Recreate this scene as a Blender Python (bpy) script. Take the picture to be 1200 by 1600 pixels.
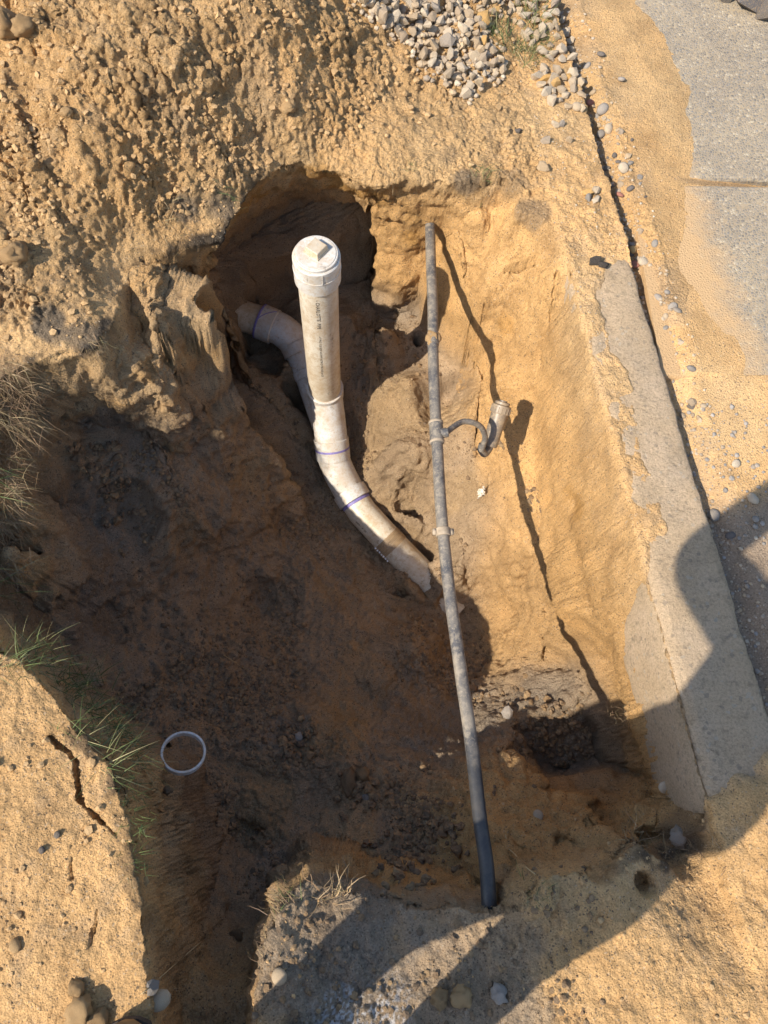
import bpy, bmesh, math, random
import numpy as np
from mathutils import Vector, Matrix
random.seed(7); rng = np.random.default_rng(7)
for o in list(bpy.data.objects): bpy.data.objects.remove(o)
S = bpy.context.scene; COL = S.collection
R = math.radians

# ---------------------------------------------------------------- camera
FPX, CAMH = 1160.0, 1.65
_n = np.array([(541-600)/FPX, -(1247-800)/FPX, 1.0]); _n /= np.linalg.norm(_n)
_up = -_n
_Y = np.array([0, 1., 0]); _Y -= _Y.dot(_up)*_up; _Y /= np.linalg.norm(_Y)
_X = np.cross(_Y, _up)
if _X[0] < 0: _X = -_X
RM = np.stack([_X, _Y, _up])
cam = bpy.data.objects.new('camera', bpy.data.cameras.new('camera')); COL.objects.link(cam)
cam.matrix_world = Matrix([[RM[0,0],RM[0,1],-RM[0,2],0],[RM[1,0],RM[1,1],-RM[1,2],0],[RM[2,0],RM[2,1],-RM[2,2],CAMH],[0,0,0,1]])
cam.data.sensor_fit = 'AUTO'; cam.data.sensor_width = 36; cam.data.lens = 36*FPX/1600
cam.data.clip_start = 0.01; cam.data.clip_end = 500
S.camera = cam
# ---------------------------------------------------------------- light
SUN_AZ, SUN_EL = 32.5, 42.5                       # direction in which shadows fall, from +X
W = bpy.data.worlds.new('World'); S.world = W; W.use_nodes = True
nt = W.node_tree; bg = nt.nodes['Background']
sk = nt.nodes.new('ShaderNodeTexSky'); sk.sky_type = 'NISHITA'; sk.sun_disc = False
sk.sun_elevation = R(SUN_EL); sk.sun_rotation = math.atan2(-math.cos(R(SUN_AZ)), -math.sin(R(SUN_AZ)))
nt.links.new(sk.outputs[0], bg.inputs[0]); bg.inputs[1].default_value = 0.15
sun = bpy.data.objects.new('sun', bpy.data.lights.new('sun', 'SUN')); COL.objects.link(sun)
sun.data.energy = 5.0; sun.data.angle = R(0.53); sun.data.color = (1.0, 0.90, 0.76)
_sd = Vector((math.cos(R(SUN_AZ))*math.cos(R(SUN_EL)), math.sin(R(SUN_AZ))*math.cos(R(SUN_EL)), -math.sin(R(SUN_EL))))
sun.rotation_euler = _sd.to_track_quat('-Z', 'Y').to_euler()
sun.location = (-4, -3, 6)
S.view_settings.view_transform = 'Standard'; S.view_settings.look = 'None'
S.view_settings.gamma = 1; S.view_settings.use_curve_mapping = False
S.view_settings.exposure = 0.5
S.render.engine = 'CYCLES'
S.cycles.max_bounces = 6; S.cycles.diffuse_bounces = 4

# ---------------------------------------------------------------- helpers
def at(u, v, z):
    """world point on the level z that the photograph shows at pixel u, v"""
    d = RM @ np.array([(u-600)/FPX, (800-v)/FPX, 1.0]); t = (z-CAMH)/d[2]
    return np.array([d[0]*t, d[1]*t, z])
def V(p): return Vector([float(c) for c in p])
def hashf(i, j, k, s):
    h = (i.astype(np.uint32)*np.uint32(374761393) + j.astype(np.uint32)*np.uint32(668265263)
         + k.astype(np.uint32)*np.uint32(2147483647 & 0x7feb352d) + np.uint32(s*2654435761 & 0xffffffff))
    h = (h ^ (h >> np.uint32(13)))*np.uint32(1274126177); h ^= h >> np.uint32(16)
    return h
def vn3(x, y, z, s=0):
    """smooth 3-D value noise in -1..1"""
    xi, yi, zi = np.floor(x), np.floor(y), np.floor(z)
    fx, fy, fz = (x-xi), (y-yi), (z-zi)
    fx = fx*fx*(3-2*fx); fy = fy*fy*(3-2*fy); fz = fz*fz*(3-2*fz)
    xi = xi.astype(np.int64)+4096; yi = yi.astype(np.int64)+4096; zi = zi.astype(np.int64)+4096
    r = 0
    for a in (0, 1):
        wa = fx if a else 1-fx
        for b in (0, 1):
            wb = fy if b else 1-fy
            for c in (0, 1):
                wc = fz if c else 1-fz
                r = r + wa*wb*wc*(hashf(xi+a, yi+b, zi+c, s).astype(np.float32)*(2/4294967295.)-1)
    return r
def vn2(x, y, s=0):
    xi, yi = np.floor(x), np.floor(y); fx, fy = x-xi, y-yi
    fx = fx*fx*(3-2*fx); fy = fy*fy*(3-2*fy)
    xi = xi.astype(np.int64)+4096; yi = yi.astype(np.int64)+4096; zi = np.zeros_like(xi)
    r = 0
    for a in (0, 1):
        for b in (0, 1):
            r = r + (fx if a else 1-fx)*(fy if b else 1-fy)*(hashf(xi+a, yi+b, zi, s).astype(np.float32)*(2/4294967295.)-1)
    return r
def fbm2(x, y, s=0, o=4, g=.5):
    r = 0; a = 1; n = 0
    for k in range(o):
        r = r+a*vn2(x*2**k+k*13.7, y*2**k+k*7.1, s+k); n += a; a *= g
    return r/n
def domes(x, y, s=0, fill=1.0):
    """lumps: rounded heads of clods of mixed size, 0..1"""
    xi = np.floor(x).astype(np.int64)+4096; yi = np.floor(y).astype(np.int64)+4096
    best = np.zeros_like(x)
    for a in (-1, 0, 1):
        for b in (-1, 0, 1):
            h = hashf(xi+a, yi+b, np.zeros_like(xi), s)
            px = (h & 1023).astype(np.float32)/1023; py = ((h >> 10) & 1023).astype(np.float32)/1023
            rr = .25+.6*((h >> 20) & 1023).astype(np.float32)/1023
            rr = rr*((((h >> 5) & 127).astype(np.float32)/127) < fill)
            d2 = ((xi-4096+a+px)-x)**2+((yi-4096+b+py)-y)**2
            best = np.maximum(best, np.sqrt(np.maximum(rr*rr-d2, 0)))
    return best
def sst(a, b, x):
    t = np.clip((x-a)/(b-a), 0, 1); return t*t*(3-2*t)
def rbf(pts, c=.03, lam=1e-3):
    P = np.array(pts, float); n = len(P)
    D = np.sqrt(((P[:, None, :2]-P[None, :, :2])**2).sum(2)+c*c)
    A = np.zeros((n+1, n+1)); A[:n, :n] = -D+np.eye(n)*lam; A[:n, n] = 1; A[n, :n] = 1
    w = np.linalg.solve(A, np.append(P[:, 2], 0))
    def f(x, y):
        r = np.full(x.shape, w[n])
        for i in range(n): r -= w[i]*np.sqrt((x-P[i, 0])**2+(y-P[i, 1])**2+c*c)
        return r
    return f
def sdf(x, y, poly):
    """signed distance, positive inside"""
    P = np.array(poly, float); d = np.full(x.shape, 1e9); ins = np.zeros(x.shape, bool); n = len(P)
    for i in range(n):
        a, b = P[i], P[(i+1) % n]; e = b-a; wx, wy = x-a[0], y-a[1]
        t = np.clip((wx*e[0]+wy*e[1])/(e@e), 0, 1)
        d = np.minimum(d, (wx-t*e[0])**2+(wy-t*e[1])**2)
        if a[1] != b[1]:
            c = ((a[1] > y) != (b[1] > y)) & (x < (b[0]-a[0])*(y-a[1])/(b[1]-a[1])+a[0]); ins ^= c
    return np.where(ins, 1, -1)*np.sqrt(d)
def pdist(x, y, line):
    P = np.array(line, float); d = np.full(x.shape, 1e9)
    for a, b in zip(P[:-1], P[1:]):
        e = b-a; wx, wy = x-a[0], y-a[1]; t = np.clip((wx*e[0]+wy*e[1])/(e@e), 0, 1)
        d = np.minimum(d, (wx-t*e[0])**2+(wy-t*e[1])**2)
    return np.sqrt(d)

def link(o, parent=None):
    COL.objects.link(o)
    if parent: o.parent = parent
    return o
def tag(o, label=None, cat=None, group=None, kind=None):
    if label: o['label'] = label
    if cat: o['category'] = cat
    if group: o['group'] = group
    if kind: o['kind'] = kind
    return o
def empty(name, loc=(0, 0, 0)):
    o = bpy.data.objects.new(name, None); o.location = loc; o.empty_display_size = .05
    return link(o)
def mesh_obj(name, verts, faces, mat, parent=None, smooth=True):
    me = bpy.data.meshes.new(name); me.from_pydata([tuple(map(float, v)) for v in verts], [], faces)
    if smooth: me.polygons.foreach_set('use_smooth', [True]*len(me.polygons))
    me.materials.append(mat); me.update()
    return link(bpy.data.objects.new(name, me), parent)
def bm_obj(name, bm, mat, parent=None, smooth=True):
    me = bpy.data.meshes.new(name); bm.to_mesh(me); bm.free()
    if smooth: me.polygons.foreach_set('use_smooth', [True]*len(me.polygons))
    me.materials.append(mat)
    return link(bpy.data.objects.new(name, me), parent)
def local(parent, p): return V(p)-parent.location

# sweep of a profile (list of (s, r)) along a polyline path; returns verts, faces
def smooth_path(pts, n=8):
    P = [V(p) for p in pts]; out = []
    for i in range(len(P)-1):
        p0 = P[max(i-1, 0)]; p1 = P[i]; p2 = P[i+1]; p3 = P[min(i+2, len(P)-1)]
        for k in range(n):
            t = k/n
            out.append(.5*((2*p1)+(p2-p0)*t+(2*p0-5*p1+4*p2-p3)*t*t+(3*p1-p0-3*p2+p3)*t**3))
    out.append(P[-1]); return out
def tube(path, rad, seg=32, cap=True, inner=None):
    P = [V(p) for p in path]; n = len(P)
    rad = rad if hasattr(rad, '__len__') else [rad]*n
    verts = []; faces = []; T = []
    for i in range(n):
        j = i+1
        while j < n and (P[j]-P[i]).length < 1e-7: j += 1
        a = P[i] if j < n else P[i-1]; b = P[j] if j < n else P[i]
        k = i-1
        while k >= 0 and (P[k]-P[i]).length < 1e-7: k -= 1
        if j < n and k >= 0: t = (P[j]-P[i]).normalized()+(P[i]-P[k]).normalized()
        elif j < n: t = P[j]-P[i]
        else: t = P[i]-P[k]
        T.append(t.normalized())
    u = T[0].orthogonal().normalized()
    for i in range(n):
        if i: u = (u-T[i]*u.dot(T[i])).normalized()
        w = T[i].cross(u)
        for k in range(seg):
            a = 2*math.pi*k/seg; verts.append(P[i]+(u*math.cos(a)+w*math.sin(a))*rad[i])
    for i in range(n-1):
        for k in range(seg):
            k2 = (k+1) % seg; faces.append((i*seg+k, i*seg+k2, (i+1)*seg+k2, (i+1)*seg+k))
    if cap:
        faces.append(tuple(range(seg))[::-1]); faces.append(tuple(range((n-1)*seg, n*seg)))
    return verts, faces
def tube_obj(name, path, rad, mat, parent, seg=32, cap=True, sharp=True):
    v, f = tube(path, rad, seg, cap)
    v = [p-parent.location for p in v] if parent else v
    o = mesh_obj(name, v, f, mat, parent)
    if sharp: o.data.set_sharp_from_angle(angle=R(38))
    return o

# ---------------------------------------------------------------- materials
def newmat(name):
    m = bpy.data.materials.new(name); m.use_nodes = True
    return m, m.node_tree, m.node_tree.nodes['Principled BSDF']
def N(t, kind, **kw):
    n = t.nodes.new(kind)
    for k, v in kw.items():
        if k in n.inputs: n.inputs[k].default_value = v
        else: setattr(n, k, v)
    return n
def ramp(t, fac, stops):
    r = t.nodes.new('ShaderNodeValToRGB'); e = r.color_ramp.elements
    while len(e) > 1: e.remove(e[-1])
    e[0].position, e[0].color = stops[0][0], (*stops[0][1], 1)
    for p, c in stops[1:]: q = e.new(p); q.color = (*c, 1)
    t.links.new(fac, r.inputs[0]); return r.outputs[0]
def mix(t, fac, a, b, mode='MIX'):
    m = t.nodes.new('ShaderNodeMix'); m.data_type = 'RGBA'; m.blend_type = mode
    for sock, val in ((m.inputs[0], fac), (m.inputs[6], a), (m.inputs[7], b)):
        if isinstance(val, (int, float)): sock.default_value = val
        elif isinstance(val, tuple): sock.default_value = (*val, 1)
        else: t.links.new(val, sock)
    return m.outputs[2]
def coords(t, world=True):
    if world: return t.nodes.new('ShaderNodeNewGeometry').outputs['Position']
    return t.nodes.new('ShaderNodeTexCoord').outputs['Object']
def noise(t, co, scale, detail=6, rough=.6, out=0):
    n = N(t, 'ShaderNodeTexNoise', Scale=scale, Detail=detail, Roughness=rough); t.links.new(co, n.inputs['Vector']); return n.outputs[out]
def voro(t, co, scale, out='Distance', feature='F1'):
    n = t.nodes.new('ShaderNodeTexVoronoi'); n.feature = feature; n.inputs['Scale'].default_value = scale
    t.links.new(co, n.inputs['Vector']); return n.outputs[out]
def bump(t, bs, h, strength, dist, prev=None):
    b = N(t, 'ShaderNodeBump', Strength=strength, Distance=dist); t.links.new(h, b.inputs['Height'])
    if prev: t.links.new(prev, b.inputs['Normal'])
    t.links.new(b.outputs[0], bs.inputs['Normal']); return b.outputs[0]
def math_n(t, op, a, b=None, c=None):
    m = t.nodes.new('ShaderNodeMath'); m.operation = op
    for s, v in zip(m.inputs, (a, b, c)):
        if v is None: continue
        if isinstance(v, (int, float)): s.default_value = v
        else: t.links.new(v, s)
    return m.outputs[0]

def soil_material():
    m, t, b = newmat('soil'); co = coords(t)
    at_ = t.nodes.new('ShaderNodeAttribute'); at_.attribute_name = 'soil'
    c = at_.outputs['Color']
    g = noise(t, co, 9, 8, .62)
    c = mix(t, 1.0, c, ramp(t, g, [(.3, (.78, .76, .74)), (.52, (1, 1, 1)), (.72, (1.17, 1.13, 1.08))]), 'MULTIPLY')
    g2 = noise(t, co, 260, 3, .7)
    c = mix(t, 1.0, c, ramp(t, g2, [(.3, (.70, .68, .66)), (.5, (1, 1, 1)), (.72, (1.25, 1.24, 1.22))]), 'MULTIPLY')
    # grains: dark and pale specks
    v = voro(t, co, 330, 'Color'); sep = t.nodes.new('ShaderNodeSeparateColor'); t.links.new(v, sep.inputs[0])
    c = mix(t, ramp(t, sep.outputs[0], [(.0, (0, 0, 0)), (.955, (0, 0, 0)), (.965, (.75, .75, .75))]), c, (.12, .095, .07))
    c = mix(t, ramp(t, sep.outputs[1], [(.0, (0, 0, 0)), (.975, (0, 0, 0)), (.985, (.4, .4, .4))]), c, (.50, .43, .33))
    t.links.new(c, b.inputs['Base Color']); b.inputs['Roughness'].default_value = .96
    b.inputs['Specular IOR Level'].default_value = .15
    rough = t.nodes.new('ShaderNodeAttribute'); rough.attribute_name = 'rough'
    h1 = math_n(t, 'MULTIPLY', noise(t, co, 120, 5, .75), rough.outputs['Fac'])
    n1 = bump(t, b, h1, 1.0, .011)
    n2 = bump(t, b, voro(t, co, 210), .55, .003, n1)
    bump(t, b, noise(t, co, 520, 2, .6), .7, .0022, n2)
    return m
SOIL = soil_material()

def stone_mat(name, cols, bumpd=.002, sc=60):
    m, t, b = newmat(name); co = coords(t, False)
    oi = t.nodes.new('ShaderNodeObjectInfo')
    at_ = t.nodes.new('ShaderNodeAttribute'); at_.attribute_name = 'tint'
    r = math_n(t, 'FRACT', math_n(t, 'ADD', oi.outputs['Random'], at_.outputs['Fac']))
    k = len(cols); c = ramp(t, r, [(i/(k-1), col) for i, col in enumerate(cols)])
    c = mix(t, 1.0, c, ramp(t, noise(t, co, sc, 6, .65), [(.3, (.68, .66, .62)), (.5, (1, 1, 1)), (.7, (1.2, 1.18, 1.15))]), 'MULTIPLY')
    c = mix(t, ramp(t, noise(t, co, sc*.5, 4, .6), [(.5, (0, 0, 0)), (.68, (.6, .6, .6))]), c, (.42, .29, .15))
    t.links.new(c, b.inputs['Base Color']); b.inputs['Roughness'].default_value = .9
    b.inputs['Specular IOR Level'].default_value = .25
    bump(t, b, noise(t, co, sc*2.2, 6, .7), .9, bumpd)
    return m
M_LIME = stone_mat('limestone', [(.40, .31, .21), (.50, .42, .32), (.34, .265, .19), (.54, .47, .37), (.44, .33, .21), (.31, .255, .20), (.47, .38, .27)])
M_OCHRE = stone_mat('ochre_stone', [(.46, .27, .09), (.52, .34, .15)])
M_RED = stone_mat('reddish_stone', [(.42, .17, .12), (.36, .16, .13)])
M_DARK = stone_mat('dark_stone', [(.09, .085, .085), (.15, .14, .14), (.12, .11, .10)])
M_GREY = stone_mat('grey_stone', [(.25, .24, .225), (.34, .31, .28), (.20, .19, .18), (.30, .26, .22)])
M_CLOD = stone_mat('sand_clod', [(.47, .30, .145), (.52, .35, .18), (.40, .26, .13), (.50, .325, .16)], .004, 90)
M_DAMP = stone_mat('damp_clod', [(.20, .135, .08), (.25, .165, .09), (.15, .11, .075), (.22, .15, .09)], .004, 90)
M_ASPH = stone_mat('asphalt_lump', [(.045, .045, .05), (.06, .06, .065)], .006, 110)

def pvc_mat(name, col, dirt=.5, dirtcol=(.42, .30, .17), scuff=.5):
    m, t, b = newmat(name); co = coords(t)
    c = mix(t, math_n(t, 'MULTIPLY', ramp(t, noise(t, co, 14, 7, .65), [(.40, (0, 0, 0)), (.68, (1, 1, 1))]), dirt), col, dirtcol)
    c = mix(t, math_n(t, 'MULTIPLY', ramp(t, noise(t, co, 55, 6, .7), [(.50, (0, 0, 0)), (.60, (1, 1, 1))]), dirt*.75), c, dirtcol)
    c = mix(t, math_n(t, 'MULTIPLY', ramp(t, noise(t, co, 190, 5, .7), [(.53, (0, 0, 0)), (.66, (1, 1, 1))]), dirt), c, dirtcol)
    mp = N(t, 'ShaderNodeMapping'); mp.inputs['Scale'].default_value = (1, 1, .35); t.links.new(co, mp.inputs[0])
    c = mix(t, math_n(t, 'MULTIPLY', ramp(t, noise(t, mp.outputs[0], 42, 9, .78), [(.60, (0, 0, 0)), (.64, (1, 1, 1))]), scuff), c, (.16, .125, .09))
    t.links.new(c, b.inputs['Base Color']); b.inputs['Roughness'].default_value = .42
    b.inputs['Specular IOR Level'].default_value = .4
    bump(t, b, noise(t, co, 180, 5, .6), .25, .001)
    return m
M_PVC = pvc_mat('pvc_pipe_white', (.62, .57, .47), .68, scuff=.7)
M_FIT = pvc_mat('pvc_fitting_white', (.58, .58, .56), .55, scuff=.6); M_NUT = pvc_mat('pvc_nut_soiled', (.52, .47, .38), .8, scuff=.3)
M_PVCD = pvc_mat('pvc_pipe_soiled', (.62, .53, .40), .9, scuff=.7)
M_RING = pvc_mat('pvc_ring', (.62, .62, .61), .5, scuff=.4)
M_HOSE = pvc_mat('black_poly_pipe', (.08, .08, .084), .72, (.34, .29, .22), .0)
_t = M_HOSE.node_tree; _b = _t.nodes['Principled BSDF']; _src = _b.inputs['Base Color'].links[0].from_socket
_p = coords(_t); _sx = _t.nodes.new('ShaderNodeSeparateXYZ'); _t.links.new(_p, _sx.inputs[0])
_w = math_n(_t, 'ADD', _sx.outputs[1], math_n(_t, 'MULTIPLY', noise(_t, _p, 20, 5, .7), .16))
_t.links.new(mix(_t, ramp(_t, _w, [(.14, (.85, .85, .85)), (.22, (0, 0, 0))]), _src, (.03, .032, .036)), _b.inputs['Base Color'])
def flat(name, col, rough=.6, spec=.3, bsc=None):
    m, t, b = newmat(name); co = coords(t)
    c = mix(t, 1.0, col, ramp(t, noise(t, co, 60, 5, .6), [(.3, (.7, .7, .7)), (.7, (1.2, 1.2, 1.2))]), 'MULTIPLY')
    t.links.new(c, b.inputs['Base Color']); b.inputs['Roughness'].default_value = rough; b.inputs['Specular IOR Level'].default_value = spec
    if bsc: bump(t, b, noise(t, co, bsc, 5, .6), .6, .002)
    return m
M_INK = flat('ink', (.05, .045, .04)); M_PRIMER = flat('purple_primer', (.22, .19, .44), .5)
M_CLAMP = flat('clamp_steel', (.36, .29, .21), .7); M_SPR = pvc_mat('sprinkler_plastic', (.15, .13, .11), .75, (.40, .30, .19), .2)
M_BLACKP = pvc_mat('sprinkler_plastic_black', (.07, .07, .075), .5, (.36, .28, .19), .0)  # near-black plastic of the sprinkler nozzle
M_TAPE = pvc_mat('thread_tape', (.30, .215, .13), .6)
M_BEAD = flat('water_beads', (.75, .76, .78), .2, .6)
M_CLOTH = flat('dark_cloth', (.06, .07, .09), .9, .1, 300); M_JEANS = flat('denim', (.07, .10, .17), .9, .1, 300)
M_SKIN = flat('skin', (.50, .30, .21), .55, .3); M_HAIR = flat('hair', (.05, .035, .025), .7); M_BOOT = flat('boot_leather', (.22, .13, .06), .6, .3, 90)
M_SOLE = flat('boot_sole', (.05, .04, .035), .8); M_PHONE = flat('phone_glass', (.02, .02, .022), .15, .5)
M_EYE = flat('eye', (.03, .02, .02), .2); M_PAPER = flat('paper_scrap', (.70, .64, .54), .9, .1, 120)
M_STRAW = flat('dry_straw', (.48, .36, .20), .8, .1); M_ROOT = flat('root_fibre', (.30, .19, .11), .9, .1)
def grass_mat(name, cols):
    m, t, b = newmat(name); a = t.nodes.new('ShaderNodeAttribute'); a.attribute_name = 'tint'
    c = ramp(t, a.outputs['Fac'], [(i/(len(cols)-1), q) for i, q in enumerate(cols)])
    t.links.new(c, b.inputs['Base Color']); b.inputs['Roughness'].default_value = .6; b.inputs['Specular IOR Level'].default_value = .25
    b.inputs['Subsurface Weight'].default_value = 0
    return m
M_GRASS = grass_mat('grass', [(.05, .085, .025), (.09, .13, .04), (.13, .16, .06), (.20, .20, .09), (.38, .33, .17)])
M_DRYG = grass_mat('dead_grass', [(.14, .09, .055), (.22, .14, .08), (.30, .21, .12), (.38, .28, .16), (.20, .17, .08)])

# ---------------------------------------------------------------- the ground
def px(lst, z=0.0): return [tuple(at(u, v, z)[:2]) for u, v in lst]
RIM = px([(0,590),(45,565),(110,548),(152,545),(172,505),(190,440),(215,400),(270,375),(335,362),(352,340),(385,305),(425,280),(470,265),
          (530,268),(562,285),(600,290),(625,280),(660,280),(700,284),(740,284),(785,284),(840,325),(885,400),(910,480),(925,580),(943,700),(965,800),(1000,930),
          (1030,1060),(1058,1180),(1060,1232),(1090,1270),(1110,1320),(1060,1345),(1000,1320),(960,1350),(900,1360),(835,1362),(808,1398),
          (790,1440),(735,1440),(660,1425),(600,1412),(540,1392),(480,1385),(432,1420),(405,1500),(392,1600),(380,1800),
          (238,1800),(228,1600),(220,1500),(212,1400),(196,1300),(170,1200),(125,1135),(80,1080),(5,1025),(-50,930),(-70,780),(-50,650)])
GP = []   # the undug surface
for u, v, z in [(0,0,.30),(200,0,.34),(400,0,.30),(540,0,.18),(620,0,.12),(700,0,.09),(800,0,.04),(860,0,.01),(0,150,.24),(0,300,.16),(0,450,.06),(-200,300,.15),(-200,0,.28),
                (150,150,.26),(300,150,.22),(450,150,.15),(560,130,.08),(650,120,.05),(750,150,.02),(150,300,.14),(300,270,.09),(400,240,.05),(500,220,.04),(600,240,.015),(700,250,.01),
                (100,420,.07),(180,380,.02),(60,520,.02),(150,520,.01),(300,350,.0),(230,380,.0),(-150,600,.0),(0,600,-.01),(0,800,-.02),(-150,900,0),(0,1000,0),
                (850,250,0),(900,400,0),(100,1200,.015),(0,1300,.02),(100,1450,.01),(180,1550,0),(-100,1500,0),(500,1450,-.06),(430,1480,-.01),(600,1520,-.05),(700,1480,-.04),
                (800,1430,-.02),(820,1390,-.01),(600,1600,-.02),(750,1600,-.01),(900,1500,0),(1100,1500,0),(1200,1300,0),(1000,1400,0),(1150,1250,0),(1090,1350,-.06),(1040,1360,-.05),(400,1700,0),(200,1700,0),
                (200,-300,.30),(500,-300,.2),(-500,0,.15),(-600,1000,0),(1500,1500,0)]:
    GP.append(at(u, v, z))
GP += [(x, y, 0) for x, y in ((-3, -3), (0, -3), (3, -3), (3, 0), (-3, 1), (-3, 4), (0, 5), (3, 5), (3, 2.5), (-.6, -1), (.6, -1), (0, -1))]
G_f = rbf(GP, .08, 1e-3)
FP = []; PP = []; QP = []   # the dug surface
for u, v, z in [
  # right hand slope
  (860,440,-.06),(800,340,-.03),(820,420,-.12),(740,350,-.10),(770,400,-.16),(700,395,-.26),(745,500,-.34),(800,520,-.30),(850,540,-.22),(885,560,-.16),
  (780,600,-.40),(840,640,-.36),(900,640,-.26),(805,655,-.44),(860,700,-.42),(920,760,-.34),(850,780,-.49),(925,860,-.42),(885,900,-.49),(950,900,-.42),(912,1000,-.45),(960,970,-.42),
  (650,360,-.30),(640,430,-.48),(600,420,-.60),(690,515,-.70),(650,555,-.78),(720,580,-.60),(640,600,-.80),(680,650,-.72),(725,700,-.62),
  (640,700,-.84),(690,780,-.80),(760,760,-.60),(720,860,-.80),(790,860,-.64),(745,905,-.92),(770,965,-.94),(775,1030,-.93),(735,1000,-1.02),(845,960,-.64),(850,1030,-.68),(640,800,-.98),(690,860,-.88),
  # pocket round the standpipe
  (420,330,-.42),(500,320,-.45),(560,350,-.50),(390,400,-.62),(460,400,-.80),(540,400,-.80),(590,380,-.58),(400,460,-.88),(560,480,-.90),(600,520,-.80),(430,520,-.93),
  (580,600,-.93),(430,590,-1.0),(470,640,-1.02),(600,700,-1.05),(500,720,-1.12),(560,720,-1.10),(540,800,-1.19),(600,830,-1.20),(620,870,-1.22),(660,840,-1.17),(560,880,-1.19),(600,925,-1.20),(655,930,-1.18),(695,915,-1.13),
  # left hand bank
  (340,430,-.04),(280,440,-.03),(240,470,-.05),(230,420,-.02),(265,540,-.13),(330,480,-.09),(300,510,-.12),(180,560,-.20),(110,600,-.24),(70,650,-.22),(340,530,-.20),(310,580,-.32),(230,620,-.38),(150,680,-.40),(370,620,-.52),(300,680,-.55),(220,740,-.52),
  (120,760,-.44),(50,760,-.30),(5,650,-.06),(-10,760,-.08),(5,860,-.12),(-20,700,-.04),(420,720,-.78),(340,780,-.72),(250,840,-.66),(150,860,-.58),(60,900,-.46),(440,830,-1.0),(360,880,-.92),(250,940,-.80),(150,960,-.68),(60,980,-.52),
  # floor
  (480,920,-1.12),(420,960,-1.06),(550,980,-1.12),(640,1010,-1.08),(720,1060,-1.16),(330,1000,-.95),(250,1030,-.86),(160,1050,-.70),(500,1060,-1.06),(400,1080,-1.0),(600,1090,-1.08),(690,1070,-1.12),(720,1130,-1.0),(770,1080,-.92),
  (300,1100,-.88),(220,1130,-.80),(290,1175,-.80),(400,1180,-.86),(500,1180,-.86),(600,1180,-.84),(690,1200,-.76),(240,1220,-.78),(350,1260,-.80),(450,1280,-.80),(560,1280,-.74),(660,1280,-.70),
  (340,1330,-.72),(470,1360,-.70),(600,1370,-.62),(700,1340,-.58),(740,1390,-.42),(660,1400,-.50),
  # right hand pit and the shelf in front of it
  (780,1070,-.82),(840,1060,-.70),(900,1060,-.58),(960,1030,-.50),(800,1130,-.92),(860,1130,-.92),(920,1110,-.80),(970,1110,-.66),(1000,1080,-.56),(780,1190,-.90),(850,1200,-.98),(920,1200,-.94),(970,1160,-.84),
  (740,1230,-.62),(800,1275,-.50),(870,1290,-.42),(940,1275,-.42),(1000,1210,-.48),(1040,1150,-.44),(1040,1240,-.34),(1000,1280,-.30),(920,1320,-.26),(840,1320,-.30),(780,1340,-.38),(740,1300,-.52)]:
    right_side = u > 640 and v < 800 or u > 700 and v < 1060
    left_side = u < 475 and v < 1000 and not (u > 385 and v < 600)
    z = z*1.08 if right_side else z+(.05 if left_side else .15)*min(1., -z/.6)
    p = at(u, v, z)
    if u > 370 and v < 940 and not left_side and not (u >= 700 and v < 560) and p[1] < 1.60: PP.append(p)
    if u > 740 and 1050 < v < 1215: QP.append(p)
    if z > -.13 and u > 740 and float(sdf(np.array([p[0]]), np.array([p[1]]), RIM)[0]) > -.02: FP.append(p); continue
    if float(sdf(np.array([p[0]]), np.array([p[1]]), RIM)[0]) > .012: FP.append(p)
FP += [(at(500,265,0)[0]+dx, at(500,265,0)[1]-.03, -.70) for dx in (-.22,-.1,0,.1)]
FP += [(at(470,265,0)[0]+dx, at(500,265,0)[1]-.20, -.74) for dx in (-.2,-.1,0.02)]
PP += FP[-6:]+[(.20,1.55,-.76),(.30,1.58,-.70),(.10,1.65,-.78),(.33,1.62,-.66)]+[(x_, 1.8, -.74) for x_ in (-.5,-.35,-.2,-.05,.1,.25,.38)]+[tuple(at(*q)) for q in ((650,855,-1.09),(668,885,-1.11),(640,815,-1.06),(700,905,-1.08),(640,930,-1.08),(380,525,-.80),(360,490,-.78),(405,550,-.83),(420,520,-.8))]
FP += [(.36,1.76,-.05),(.42,1.73,-.04),(.48,1.68,-.03),(.41,1.66,-.09),(.44,1.60,-.12),(.53,1.52,-.05),(.38,1.56,-.28)]+[tuple(at(*q)) for q in ((360,1570,-.22),(330,1620,-.20),(375,1500,-.28),(280,1540,-.20),(250,1480,-.22),(310,1440,-.36),(250,1600,-.16),(380,1420,-.44),(260,1400,-.38),(250,1330,-.46),(300,1350,-.52))]

FP = [p for p in FP if not any(p is q for q in QP)]
QP = [at(*q) for q in [(810,1120,-.76),(860,1120,-.76),(915,1095,-.62),(850,1185,-.82),(900,1210,-.86),(940,1150,-.74),(970,1110,-.56),(920,1240,-.86),(975,1200,-.78),(1000,1150,-.70)]]
P_f = rbf(PP, .03, 4e-4); Q_f = rbf(QP, .03, 4e-4)
POCKET = [tuple(at(*q)[:2]) for q in [(318,395,-.02),(302,480,-.10),(355,560,-.24),(412,640,-.40),(446,700,-.55),(470,780,-.78),(485,840,-.95),(560,900,-1.02),(640,930,-1.0),(720,880,-.9),(740,740,-.6),(735,600,-.55),(758,540,-.45),(745,500,-.38),(705,452,-.36),(690,400,-.3),(700,335,-.1),(700,240,0),(600,180,0),(340,220,0),(320,340,0)]]
PIT = [tuple(at(*q)[:2]) for q in [(800,1100,-.70),(805,1190,-.60),(830,1250,-.48),(870,1285,-.42),(940,1285,-.36),(1005,1235,-.34),(1050,1160,-.34),(1100,1120,-.3),(1100,1030,-.3),(960,1035,-.5),(870,1060,-.62)]]
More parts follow.
